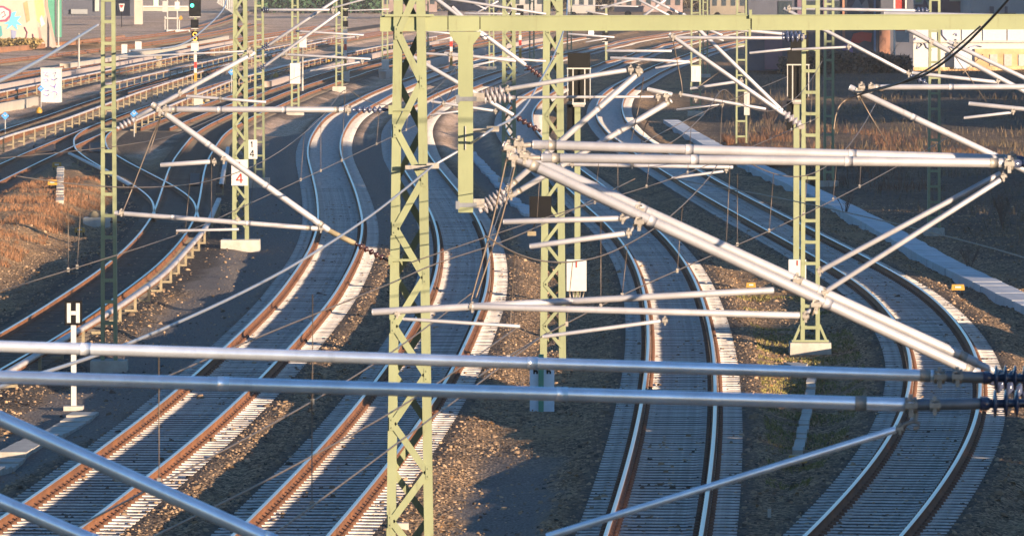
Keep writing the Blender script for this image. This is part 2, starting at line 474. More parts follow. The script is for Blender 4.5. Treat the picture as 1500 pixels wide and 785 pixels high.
# ------------------------------------------------------------------ ground
def value_noise(X, Y, scale, seed):
    r = np.random.default_rng(seed).random((257, 257))
    gx, gy = X / scale, Y / scale
    i, j = np.floor(gx).astype(int), np.floor(gy).astype(int)
    u, v = gx - i, gy - j
    u, v = u * u * (3 - 2 * u), v * v * (3 - 2 * v)
    a, b, c, d = r[i % 256, j % 256], r[(i + 1) % 256, j % 256], r[i % 256, (j + 1) % 256], r[(i + 1) % 256, (j + 1) % 256]
    return (a * (1 - u) + b * u) * (1 - v) + (c * (1 - u) + d * u) * v - 0.5
def track_dist(X, Y, keys='ABCDEFGHKLMNPR'):
    d = np.full(X.shape, 1e3)
    for k in keys:
        ys, xs, lo, hi = LINES[k]
        c = np.interp(Y, ys, xs)
        dd = np.abs(X - c)
        dd = np.where((Y > hi + 30) | (Y < lo - 45), 1e3, dd)
        d = np.minimum(d, dd)
    return d
def sstep(a, b, x):
    t = np.clip((x - a) / (b - a), 0, 1)
    return t * t * (3 - 2 * t)
def height(X, Y):
    X = np.asarray(X, float); Y = np.asarray(Y, float)
    d = track_dist(X, Y)
    bed = 1 - sstep(1.55, 2.35, d)
    low = -0.20 + 0.16 * value_noise(X, Y, 3.1, 1) + 0.09 * value_noise(X, Y, 1.1, 2)
    bank = sstep(-14.2, -16.5, X) * sstep(150, 175, Y) * (1 - sstep(268, 300, Y))
    low = low + bank * 0.55
    right = sstep(0, 4, X - (cx_arr('D', Y) + 3.8))
    low = low + right * (0.12 + 0.5 * value_noise(X, Y, 7, 5) * sstep(2, 10, X - cx_arr('D', Y) - 4))
    z = low * (1 - bed) + bed * -0.021
    return z + (0.018 * value_noise(X, Y, 0.31, 3)) * np.where(d < 1.3, 0.3, 1.0) + np.where(d > 1.35, 0.03 * value_noise(X, Y, 0.6, 4), 0)
def cx_arr(k, Y):
    ys, xs, _, _ = LINES[k]
    return np.interp(Y, ys, xs)
def gz(x, y):
    return float(height(np.array([x]), np.array([y]))[0])

PATHS = [([(-160,740),(60,640),(205,540),(300,455),(372,385),(405,330),(398,270),(404,220),(420,196)], 2.3), ([(572,360),(578,310),(560,262),(540,225),(534,200)], 1.7),
         ([(640,900),(720,785),(742,720),(765,662)], 1.5), ([(800,360),(760,300),(712,245),(690,215),(684,190)], 1.6)]  # dark grit paths; the nearest strip also paints a broad soft shadow
def path_zone(X, Y):
    z = np.zeros(X.shape)
    e = 0.45 * value_noise(X, Y, 0.9, 71) + 0.5 * value_noise(X, Y, 2.6, 72)
    for px, w in PATHS:
        P = sorted([(G(*q).y, G(*q).x) for q in px])
        ys = np.array([q[0] for q in P]); xs = np.array([q[1] for q in P])
        dd = np.abs(X - np.interp(Y, ys, xs)) + e * 0.7
        m = (1 - sstep(w / 2 - 0.15, w / 2 + 0.2, dd)) * sstep(ys[0] - 3, ys[0] + 1, Y + 4 * e) * (1 - sstep(ys[-1] - 3, ys[-1] + 3, Y + 4 * e))
        z = np.maximum(z, m)
    return z
def build_ground():
    ys = [15.0]
    while ys[-1] < 1500: ys.append(ys[-1] + max(0.22, 0.0034 * ys[-1]) * (6 if ys[-1] < 60 else 1))
    ys += [1800, 2300, 3000, 4000, 5500, 8000]
    ys = np.array(ys)
    xa = np.arange(-27, 20.01, 0.24)
    out = 27 + np.cumsum(np.geomspace(0.5, 700, 34))
    xb = np.r_[-out[::-1], xa, 20 + np.cumsum(np.geomspace(0.5, 700, 34))]
    X, Y = np.meshgrid(xb, ys)
    Z = height(X, Y)
    far = sstep(900, 1500, Y) + sstep(60, 200, np.abs(X)); far = np.clip(far, 0, 1)
    Z = Z * (1 - far) - 0.2 * far
    nx, ny = len(xb), len(ys)
    idx = np.arange(nx * ny).reshape(ny, nx)
    faces = np.stack([idx[:-1, :-1], idx[:-1, 1:], idx[1:, 1:], idx[1:, :-1]], -1).reshape(-1, 4)
    o = raw_mesh('ground', np.stack([X, Y, Z], -1).reshape(-1, 3), faces, M_GROUND, 'structure')
    d = track_dist(X, Y)
    n = value_noise(X, Y, 4.0, 11) + 0.5 * value_noise(X, Y, 1.3, 12)
    earth = sstep(1.9, 2.8, d + n * 1.3) * sstep(-0.05, 0.28, n + 0.12)
    grass = 0.8 * sstep(-14.2, -15.8, X + n) * sstep(140, 170, Y) * (1 - sstep(300, 330, Y))
    right = sstep(0, 2.5, X - (cx_arr('D', Y) + 3.6) + n)
    yard = (1 - sstep(2.6, 3.4, track_dist(X, Y, 'FGKLM'))) * sstep(-0.2, 0.2, n + 0.1)
    earth = np.clip(np.maximum(earth * 0.75, np.maximum(grass, yard * 0.8)), 0, 1) * (1 - right * 0.75)
    dk = np.maximum(1 - sstep(1.7, 2.6, track_dist(X, Y, 'EH') + n * 0.6), right * (0.75 + 0.5 * n))
    dk = np.maximum(dk, 0.95 * (1 - sstep(1.3, 1.7, d)))  # ballast along every track darkened for the shaded gaps between sleepers
    dk = np.clip(dk * (1 - grass), 0, 1)
    lit_sand = sstep(270, 330, Y + 14 * n) * (1 - sstep(-3, 2, X - 0.004 * (Y - 300) * 3 + 2 * n)) * (0.55 + 0.45 * sstep(-0.3, 0.2, n)) * sstep(0.9, 1.9, d)  # pale sand, its colour lightened to carry the yard's sunlight
    col = np.stack([np.clip(lit_sand, 0, 1), earth, dk * (1 - 0.6 * lit_sand), np.ones_like(d)], -1).astype(np.float32).reshape(-1, 4)
    pz = o.data.attributes.new('path', 'FLOAT', 'POINT')
    pz.data.foreach_set('value', path_zone(X, Y).astype(np.float32).ravel())
    at = o.data.color_attributes.new('zone', 'FLOAT_COLOR', 'POINT')
    at.data.foreach_set('color', col.ravel())
    o.data.polygons.foreach_set('use_smooth', np.ones(len(faces), dtype=bool))
    return o
build_ground()

def strip(name, pts, width, material, lift=0.012, kind='structure', thick=None):
    """a level strip of ground surface following pixels on the ground; pts are (x, y) pixels, width in metres"""
    P = [G(x, y) for x, y in pts]
    ys = np.array([p.y for p in P]); xs = np.array([p.x for p in P])
    o = np.argsort(ys); ys, xs = ys[o], xs[o]
    yy = np.arange(ys[0], ys[-1], 1.2)
    k = np.exp(-0.5 * (np.arange(-6, 7) / 3.0) ** 2); k /= k.sum()
    xc = np.interp(yy, ys, xs)
    xc = np.convolve(np.r_[[xc[0]] * 6, xc, [xc[-1]] * 6], k, 'valid')
    w = np.asarray(width if np.ndim(width) else [width] * len(yy), float)
    nn = 9
    V, Fc = [], []
    for i, y in enumerate(yy):
        for j in range(nn):
            t = j / (nn - 1) - 0.5
            e = 0.14 * value_noise(np.array([y]), np.array([t * 9.0]), 0.9, 21)[0] if abs(t) == 0.5 else 0
            x = xc[i] + t * (w[i] + e)
            V.append((x, y, gz(x, y) + lift))
    V = np.array(V)
    Z = V[:, 2].reshape(len(yy), nn)
    for _ in range(3):
        Z[1:-1] = np.maximum(Z[1:-1], (Z[:-2] + Z[2:]) / 2)
    V[:, 2] = Z.ravel()
    for i in range(len(yy) - 1):
        for j in range(nn - 1):
            a = i * nn + j
            Fc.append((a, a + 1, a + 1 + nn, a + nn))
    return raw_mesh(name, V, Fc, material, kind)
# ------------------------------------------------------------------ tracks
def sleeper_mesh():
    # concrete sleeper: high rail seats, a lower waist, sloping flanks
    mb = MB()
    prof = [(-1.30, 0.10, -0.008), (-1.02, 0.10, -0.002), (-0.95, 0.10, 0.002), (-0.56, 0.10, 0.002), (-0.42, 0.085, -0.007), (0.42, 0.085, -0.007), (0.56, 0.10, 0.002), (0.95, 0.10, 0.002), (1.02, 0.10, -0.002), (1.30, 0.10, -0.008)]
    vs, fs = [], []
    for x, hw, z in prof:
        vs += [(x, -hw - 0.035, -0.16), (x, -hw, z), (x, hw, z), (x, hw + 0.035, -0.16)]
    for i in range(len(prof) - 1):
        a = i * 4
        for j in range(3):
            fs.append((a + j, a + j + 1, a + j + 5, a + j + 4))
    n = len(vs)
    fs += [(3, 2, 1, 0), (n - 4, n - 3, n - 2, n - 1)]
    mb.add(vs, [tuple(reversed(f)) for f in fs])
    return mb
SLEEPER = sleeper_mesh().mesh('sleeper', M_SLEEP)
SLEEPER_OLD = sleeper_mesh().mesh('sleeper', M_SLEEPD)
RAIL_PROF = [(-0.062, 0.0), (-0.062, 0.012), (-0.012, 0.03), (-0.009, 0.125), (-0.034, 0.137), (-0.036, 0.166), (-0.028, 0.174), (0.028, 0.174), (0.036, 0.166), (0.034, 0.137), (0.009, 0.125), (0.012, 0.03), (0.062, 0.012), (0.062, 0.0)]
def rail_obj(pts, parent, name='rail'):
    pts = np.asarray(pts)
    t = np.gradient(pts, axis=0); t /= np.linalg.norm(t, axis=1)[:, None]
    nx, ny = t[:, 1], -t[:, 0]
    V = []
    n = len(RAIL_PROF)
    for o, h in RAIL_PROF:
        V.append(np.c_[pts[:, 0] + nx * o, pts[:, 1] + ny * o, np.full(len(pts), 0.011 + h)])
    V = np.stack(V, 1).reshape(-1, 3)
    F_, mi = [], []
    for i in range(len(pts) - 1):
        for j in range(n):
            j2 = (j + 1) % n
            F_.append((i * n + j, i * n + j2, (i + 1) * n + j2, (i + 1) * n + j))
            mi.append(1 if j in (5, 6, 7) else 0)
    off = np.array(world_loc(parent))
    o = raw_mesh(name, V - off, F_, M_RUST, None, parent)
    o.data.materials.append(M_HEAD)
    o.data.polygons.foreach_set('material_index', np.array(mi, dtype=np.int32))
    o.data.update()
    return o
SL_V = np.array([tuple(v.co) for v in SLEEPER.vertices])
SL_F = np.array([tuple(p.vertices) for p in SLEEPER.polygons if len(p.vertices) == 4])
def track(k, label, near, far, n_single, old=False, clips_to=0.0):
    ys = np.arange(near, far, 0.5)
    xs = np.array([cx(k, y) for y in ys])
    dx = np.gradient(xs, ys)
    base = Vector((cx(k, near), near, 0.0))
    root = thing('railway_track', label, 'railway track', base, 'railway tracks')
    L = np.sqrt(1 + dx * dx)
    nx, ny = 1 / L, -dx / L
    step = 1 if far - near < 200 else 2
    for sgn in (-1, 1):
        p = np.c_[xs + sgn * 0.752 * nx, ys + sgn * 0.752 * ny]
        sel = np.unique(np.r_[np.arange(0, len(ys), 2), len(ys) - 1])
        rail_obj(p[sel], root)
    arc = np.r_[0, np.cumsum(np.hypot(np.diff(xs), np.diff(ys)))]
    s = np.arange(0.2, arc[-1], 0.6)
    s = s + np.random.default_rng(ord(k)).normal(0, 0.012, len(s))
    sy = np.interp(s, arc, ys); sx = np.interp(s, arc, xs); sa = np.arctan(np.interp(s, arc, dx))
    rr = np.random.default_rng(ord(k) + 5)
    me = SLEEPER_OLD if old else SLEEPER
    for i in range(min(n_single, len(s))):
        put('sleeper', me, root, (sx[i], sy[i], rr.normal(0, 0.003)), -sa[i] + rr.normal(0, 0.004))
    # the distant run of the same sleepers
    rest = np.arange(n_single, len(s))
    if len(rest):
        ca, sn = np.cos(-sa[rest]), np.sin(-sa[rest])
        vx = SL_V[None, :, 0] * ca[:, None] - SL_V[None, :, 1] * sn[:, None] + sx[rest][:, None] - base.x
        vy = SL_V[None, :, 0] * sn[:, None] + SL_V[None, :, 1] * ca[:, None] + sy[rest][:, None] - base.y
        vz = np.repeat(SL_V[None, :, 2], len(rest), 0)
        V = np.stack([vx, vy, vz], -1).reshape(-1, 3)
        FF = (SL_F[None] + (np.arange(len(rest)) * len(SL_V))[:, None, None]).reshape(-1, 4)
        raw_mesh('sleeper_run', V, FF, M_SLEEPD if old else M_SLEEP, 'stuff', root)
    if clips_to:
        mb_v, mb_f = [], []
        bx = np.array([(-1, -1, 0), (1, -1, 0), (1, 1, 0), (-1, 1, 0), (-.7, -.7, 1), (.7, -.7, 1), (.7, .7, 1), (-.7, .7, 1)], float)
        bf = np.array([(4, 5, 6, 7), (0, 1, 5, 4), (1, 2, 6, 5), (2, 3, 7, 6), (3, 0, 4, 7)])
        for i in range(len(s)):
            if sy[i] > clips_to: break
            c, q = math.cos(-sa[i]), math.sin(-sa[i])
            for o in (-0.752 - 0.115, -0.752 + 0.115, 0.752 - 0.115, 0.752 + 0.115):
                v = bx * np.array([0.05, 0.075, 0.06])
                X_ = v[:, 0] + o; Y_ = v[:, 1]
                W = np.c_[X_ * c - Y_ * q + sx[i] - base.x, X_ * q + Y_ * c + sy[i] - base.y, v[:, 2] + 0.002]
                mb_f.append(bf + len(mb_v) * 8); mb_v.append(W)
        if mb_v:
            raw_mesh('fastenings', np.concatenate(mb_v), np.concatenate(mb_f), M_CLIP, 'stuff', root)
    return root
track('A', 'snaking double-bend track with bright rust-brown rail sides, second from the dry grass bank', 84, 700, 300, clips_to=230)
track('B', 'S-shaped track passing behind the tall lattice mast that carries the green beam', 84, 760, 300, clips_to=230)
track('C', 'curved track with pale sleepers running past the white boxed signal post', 84, 760, 300, clips_to=230)
track('D', 'outermost track bending sharply round beside the pale walkway and dark weeds', 80, 690, 300, clips_to=230)
track('E', 'dark oily track with a pale conductor rail on short posts along its edge', 110, 760, 300, old=True)
track('F', 'yard track from which the short crossover branches beside orange cable boxes', 190, 760, 0, old=True)
track('H', 'short crossover track swinging in a tight bend between two dark tracks', LINES['H'][2], LINES['H'][3], 0, old=True)
track('G', 'yard track with a white covered conductor rail passing the graffitied white cabinet', 280, 760, 0, old=True)
track('K', 'yard track behind the graffitied white cabinet with low bracketed conductor rail', 360, 760, 0, old=True)
track('L', 'rusty siding between the thin white post and the signal cabinets', 430, 800, 0, old=True)
track('N', 'rusty siding curving away past the white buffer stop', 660, 1000, 0, old=True)
track('P', 'yard track slipping between the tall white mast box and the oily track', 345, 780, 0, old=True)
track('R', 'yard track between two bracketed conductor rails beyond the crossover', 430, 820, 0, old=True)
track('M', 'rusty siding running along the foot of the graffitied bridge pier', 500, 830, 0, old=True)

# loose stones over the ballast near the camera, one mass
def scatter_stones():
    n = 110000
    Y = 100 + 150 * rng.random(n) ** 1.25
    X = (rng.random(n) * 2 - 1) * (0.0785 * Y + 1.0)
    d = track_dist(X, Y)
    keep = (d > 1.36) | (rng.random(n) < 0.30)
    keep &= ~((np.abs(d - 0.752) < 0.12))
    n2 = value_noise(X, Y, 2.5, 31)
    keep &= (rng.random(n) < 0.62 + 0.9 * n2) & (rng.random(n) > 0.8 * path_zone(X, Y))
    X, Y, d = X[keep], Y[keep], d[keep]
    n = len(X)
    Z = height(X, Y)
    Z = np.where(d < 1.3, -0.02, Z)
    s = rng.lognormal(math.log(0.0175), 0.42, n)
    bx = np.array([(-1, -1, -.6), (1, -1, -.6), (1, 1, -.6), (-1, 1, -.6), (-.6, -.7, .7), (.7, -.6, .8), (.6, .7, .6), (-.7, .6, .75)], float)
    V = bx[None] * (1 + 0.35 * rng.standard_normal((n, 8, 3))) * s[:, None, None]
    a = rng.random(n) * 6.28
    ca, sa = np.cos(a)[:, None], np.sin(a)[:, None]
    W = np.stack([V[..., 0] * ca - V[..., 1] * sa + X[:, None], V[..., 0] * sa + V[..., 1] * ca + Y[:, None], V[..., 2] * 0.8 + (Z + s * 0.3)[:, None]], -1)
    bf = np.array([(4, 5, 6, 7), (0, 1, 5, 4), (1, 2, 6, 5), (2, 3, 7, 6), (3, 0, 4, 7)])
    FF = (bf[None] + (np.arange(n) * 8)[:, None, None]).reshape(-1, 4)
    o = raw_mesh('ballast_stones', W.reshape(-1, 3), FF, M_STONES, 'stuff')
    tag(o, 'loose grey and brown ballast stones strewn between the near tracks', 'ballast')
scatter_stones()

def blades(name, X, Y, h, w, material, label, cat, lean=0.35):
    n = len(X)
    Z = height(X, Y)
    a = rng.random(n) * 6.28
    hh = h * (0.5 + rng.random(n))
    ww = w * (0.6 + 0.8 * rng.random(n))
    lx, ly = rng.normal(0, lean, n) * hh, rng.normal(0, lean, n) * hh
    bx, by = np.cos(a) * ww / 2, np.sin(a) * ww / 2
    p0 = np.stack([X - bx, Y - by, Z - 0.02], -1); p1 = np.stack([X + bx, Y + by, Z - 0.02], -1)
    p2 = np.stack([X + lx * .45 + bx * .7, Y + ly * .45 + by * .7, Z + hh * .6], -1); p3 = np.stack([X + lx * .45 - bx * .7, Y + ly * .45 - by * .7, Z + hh * .6], -1)
    p4 = np.stack([X + lx, Y + ly, Z + hh], -1); p5 = np.stack([X + lx + bx * .15, Y + ly + by * .15, Z + hh], -1)
    V = np.stack([p0, p1, p2, p3, p5, p4], 1).reshape(-1, 3)
    FF = (np.array([(0, 1, 2, 3), (3, 2, 4, 5)])[None] + (np.arange(n) * 6)[:, None, None]).reshape(-1, 4)
    o = raw_mesh(name, V, FF, material, 'stuff')
    return tag(o, label, cat)
def cluster(n, xfun, y0, y1, thresh, seed, sc=3.0):
    Y = y0 + (y1 - y0) * rng.random(n)
    X = xfun(Y, rng.random(n))
    k = value_noise(X, Y, sc, seed) + 0.5 * value_noise(X, Y, sc / 3, seed + 1) > thresh
    k &= track_dist(X, Y) > 1.75
    return X[k], Y[k]
X, Y = cluster(90000, lambda Y, r: -15.0 - 9 * r ** 1.2, 172, 262, 0.02, 41, 1.6)
blades('dry_grass', X, Y, 0.13, 0.014, M_DRY, 'dry russet grass covering the bank beside the oily track', 'grass')
X, Y = cluster(70000, lambda Y, r: np.interp(Y, LINES['D'][0], LINES['D'][1]) + 5.2 + r ** 0.8 * (0.06 * Y + 14), 150, 520, 0.05, 43, 3.0)
blades('dull_weeds', X, Y, 0.30, 0.02, M_WEED, 'dark dead weeds on the waste ground beyond the pale walkway', 'weeds')
X, Y = cluster(24000, lambda Y, r: np.interp(Y, LINES['D'][0], LINES['D'][1]) + 4.8 + r ** 3.2 * 12, 262, 345, 0.12, 45, 2.6)
blades('russet_weeds', X, Y, 0.34, 0.016, M_RUSS, 'russet dead weeds standing beside the far end of the pale walkway', 'weeds')
Xa, Ya = cluster(20000, lambda Y, r: 0.5 * (np.interp(Y, LINES['C'][0], LINES['C'][1]) + np.interp(Y, LINES['D'][0], LINES['D'][1])) + (r - 0.5) * 2.4, 118, 185, 0.0, 47, 2.2)
blades('sparse_moss', Xa, Ya, 0.05, 0.03, M_MOSS, 'low yellowish moss and grass around the ladder mast foot', 'moss', 0.6)
def leaf_litter():
    n = 16000
    Y = 105 + 130 * rng.random(n)
    X = (rng.random(n) * 2 - 1) * (0.0785 * Y)
    d = track_dist(X, Y)
    k = (d > 1.6) & (path_zone(X, Y) < 0.5) & (value_noise(X, Y, 3.3, 51) + 0.4 * value_noise(X, Y, 1.0, 52) > 0.0)
    X, Y = X[k], Y[k]
    n = len(X)
    Z = height(X, Y) + 0.02 + 0.02 * rng.random(n)
    a = rng.random(n) * 6.28; s = 0.025 + 0.03 * rng.random(n)
    q = np.array([(-1, -.6), (1, -.6), (1, .6), (-1, .6)])
    ca, sa = np.cos(a)[:, None], np.sin(a)[:, None]
    W = np.stack([(q[None, :, 0] * ca - q[None, :, 1] * sa) * s[:, None] + X[:, None], (q[None, :, 0] * sa + q[None, :, 1] * ca) * s[:, None] + Y[:, None], Z[:, None] + rng.normal(0, 0.018, (n, 4))], -1)
    o = raw_mesh('leaf_litter', W.reshape(-1, 3), np.arange(n * 4).reshape(-1, 4), M_LITTER, 'stuff')
    tag(o, 'dead brown leaves lying over the gravel between the tracks', 'leaves')
leaf_litter()

# ------------------------------------------------------------------ masts
def leg_mesh(side, w0, w1, h, lw, d, t=0.014):
    # U channel opening towards the mast's middle, leaning with the taper
    sec = [(0, -d / 2), (lw, -d / 2), (lw, -d / 2 + t), (t, -d / 2 + t), (t, d / 2 - t), (lw, d / 2 - t), (lw, d / 2), (0, d / 2)]
    mb = MB()
    vs = []
    for z, w in ((0.0, w0), (h, w1)):
        for x, y in sec:
            vs.append((side * (w / 2 - x), y, z))
    n = len(sec)
    fs = [(i, (i + 1) % n, (i + 1) % n + n, i + n) for i in range(n)]
    if side > 0: fs = [tuple(reversed(f)) for f in fs]
    mb.add(vs, fs)
    mb.f.append(tuple(range(n, 2 * n)) if side < 0 else tuple(reversed(range(n, 2 * n)))); mb.sm.append(False)
    return mb
def shift(mb, p):
    p = Vector(p)
    mb.v = [tuple(Vector(v) + p) for v in mb.v]
    return mb
def mast(label, x, yb, w0, w1, style, h=9.6, lw=0.10, d=0.22, bay=0.5, found=(0.9, 0.9, 0.3), D=None, group='lattice catenary masts', z0=None, splay=False, single=None, bw=0.075, material=None, start=0.35):
    mt = material or M_GREEN
    p = G(x, yb) if D is None else Vector((Q(x, 0, D).x, D, 0))
    p.z = gz(p.x, p.y)
    root = thing('catenary_mast', label, 'mast', p, group)
    fz = 0.0
    if found:
        fw, fd, fh = found
        MB().taper(p + Vector((0, 0, -0.25)), fw, fd, fw * 0.97, fd * 0.97, fh + 0.25).build('foundation', M_CONC, root)
        fz = fh
    p = p + Vector((0, 0, fz)); h = h - fz
    for s in (-1, 1):
        shift(leg_mesh(s, w0, w1, h, lw, d), p).build('leg', mt, root)
    W = lambda z: w0 + (w1 - w0) * z / h
    far = p.y > 250 if single is None else single
    z = start; k = 0
    while z < h - 0.15:
        if style == 'ladder':
            w = W(z) - 2 * 0.015
            if far:
                MB().box(p + Vector((0, 0, z)), (w, d - 0.03, bw)).build('batten', mt, root)
            else:
                for s in (-1, 1):
                    MB().box(p + Vector((0, s * (d / 2 + 0.008), z)), (W(z) - 0.01, 0.012, bw)).build('batten', mt, root)
            z += bay
        else:
            z2 = min(z + bay, h - 0.05)
            wa, wb = W(z) / 2 - lw * 0.55, W(z2) / 2 - lw * 0.55
            sgn = 1 if k % 2 == 0 else -1
            for s in (-1, 1):
                if far and s > 0: continue
                q = sgn * -s
                y = s * (d / 2 + 0.009)
                MB().bar(p + Vector((q * wa, y, z)), p + Vector((-q * wb, y, z2)), bw, 0.014).build('brace', mt, root)
                if p.y < 100 and s < 0:
                    gp = p + Vector((-q * (wb + 0.012), y - 0.010, z2))
                    MB().box(gp, (0.07, 0.008, 0.17)).tube(gp + Vector((0, -0.002, 0.05)), gp + Vector((0, -0.016, 0.05)), 0.011, 6).tube(gp + Vector((0, -0.002, -0.05)), gp + Vector((0, -0.016, -0.05)), 0.011, 6).build('gusset', mt, root)
            z = z2; k += 1
            if z2 >= h - 0.06: break
    if splay:
        for s in (-1, 1):
            MB().bar(p + Vector((s * (w0 / 2 + 0.17), -0.01, 0.0)), p + Vector((s * (w0 / 2 - 0.01), -0.01, 0.42)), 0.06, 0.16).build('foot_brace', mt, root)
        MB().box(p + Vector((0, 0, 0.03)), (w0 + 0.42, 0.3, 0.05)).build('base_plate', mt, root)
    return root
m600 = mast('tall yellow-green lattice mast with broad crossed braces carrying the long green beam', 600, 0, 0.655, 0.385, 'zig', D=85, lw=0.115, d=0.26, bay=0.62, found=(1.1, 1.1, 0.2), h=9.5, bw=0.085)
m160 = mast('slim ladder mast standing beside the H sign', 160, 531, 0.38, 0.31, 'ladder', bay=0.49, lw=0.085, found=(0.84, 0.8, 0.26))
m352 = mast('lattice mast wearing a white hectometre plate with figures 1 and 4 in red', 352.5, 362, 0.53, 0.42, 'zig', bay=0.46, lw=0.13, found=(1.24, 1.1, 0.34), single=False)
m380 = mast('slim ladder mast close behind the red-figured hectometre plate mast', 380, 266, 0.45, 0.36, 'ladder', bay=0.55, lw=0.09, found=(0.85, 0.9, 0.4))
m432 = mast('ladder mast with a tall white box fixed on its front', 432.5, 166, 0.50, 0.38, 'ladder', bay=0.62, lw=0.11, found=(1.0, 1.0, 0.35))
m497 = mast('thin far ladder mast on a white block next to a striped signal post', 497, 133, 0.52, 0.42, 'ladder', bay=0.62, lw=0.11, found=(0.9, 0.9, 0.36))
m562 = mast('thin far ladder mast with white box at foot, just below the beam end', 564, 108, 0.52, 0.42, 'ladder', bay=0.62, lw=0.11, found=(1.0, 1.0, 0.45))
m810 = mast('stout lattice mast with a blue-white sign plate at its foot', 810, 527, 0.60, 0.42, 'zig', bay=0.48, lw=0.16, d=0.26, found=(1.15, 1.0, 0.12), single=False)
m743 = mast('lattice mast close behind the hanging bracket post under the beam', 745.5, 262, 0.60, 0.52, 'zig', bay=0.5, lw=0.15, found=(0.9, 0.9, 0.3), single=False)
m1180 = mast('ladder mast on splayed feet and a pale concrete block beside a boxed signal', 1186.5, 503, 0.46, 0.42, 'ladder', bay=0.51, lw=0.10, found=(1.0, 0.9, 0.28), splay=True)
m1085 = mast('slender ladder mast rising out of russet weeds at the walkway end', 1086, 206, 0.58, 0.50, 'ladder', bay=0.75, lw=0.09, found=None, bw=0.09)
m1213 = mast('dull ladder mast in deep shade behind the splay-footed mast', 1214, 268, 0.43, 0.40, 'ladder', bay=0.75, lw=0.10, found=(0.8, 0.8, 0.2), bw=0.09)
m1370 = mast('ladder mast half in shade among dark weeds beyond the pale walkway', 1368, 337, 0.44, 0.37, 'ladder', bay=0.52, lw=0.085, found=(0.7, 0.7, 0.25))
m1018 = mast('far ladder mast with a white number plate near the curve', 1019, 166, 0.62, 0.55, 'ladder', bay=0.75, lw=0.10, found=(0.9, 0.9, 0.3))
mast('far twin ladder mast standing close behind the white number plate mast', 1033, 110, 0.44, 0.40, 'ladder', bay=0.62, lw=0.10, found=(0.8, 0.8, 0.3))
mast('far ladder mast crossing the dark end of the yard beside the stout lattice mast', 779, 97, 0.46, 0.42, 'ladder', bay=0.75, lw=0.12, found=(0.8, 0.8, 0.3))
mast('far ladder mast in the gap between the stout lattice mast and signal cage', 834, 78, 0.48, 0.44, 'ladder', bay=0.75, lw=0.12, found=(0.8, 0.8, 0.3))
mast('far ladder mast hugging the edge of the tall lattice mast', 624.5, 92, 0.40, 0.38, 'ladder', bay=0.7, lw=0.11, found=(0.8, 0.8, 0.3))
mast('far ladder mast among the pale roofs beyond the beam', 720, 100, 0.45, 0.42, 'ladder', bay=0.7, lw=0.11, found=(0.8, 0.8, 0.3))
# masts just outside the picture that hold the near arms
mast_r1 = mast('ladder mast holding the two blurred level tubes', 1615, 0, 0.5, 0.4, 'ladder', D=36.6, found=(1, 1, 0.3), lw=0.1)
mast_r2 = mast('ladder mast holding the crossed pair of arms', 1640, 0, 0.5, 0.4, 'ladder', D=49.2, found=(1, 1, 0.3), lw=0.1)
mast_r3 = mast('lattice mast at the other end of the green beam', 1760, 0, 0.6, 0.4, 'zig', D=84.9, found=(1.1, 1.1, 0.3), lw=0.115, d=0.26, bay=0.62)

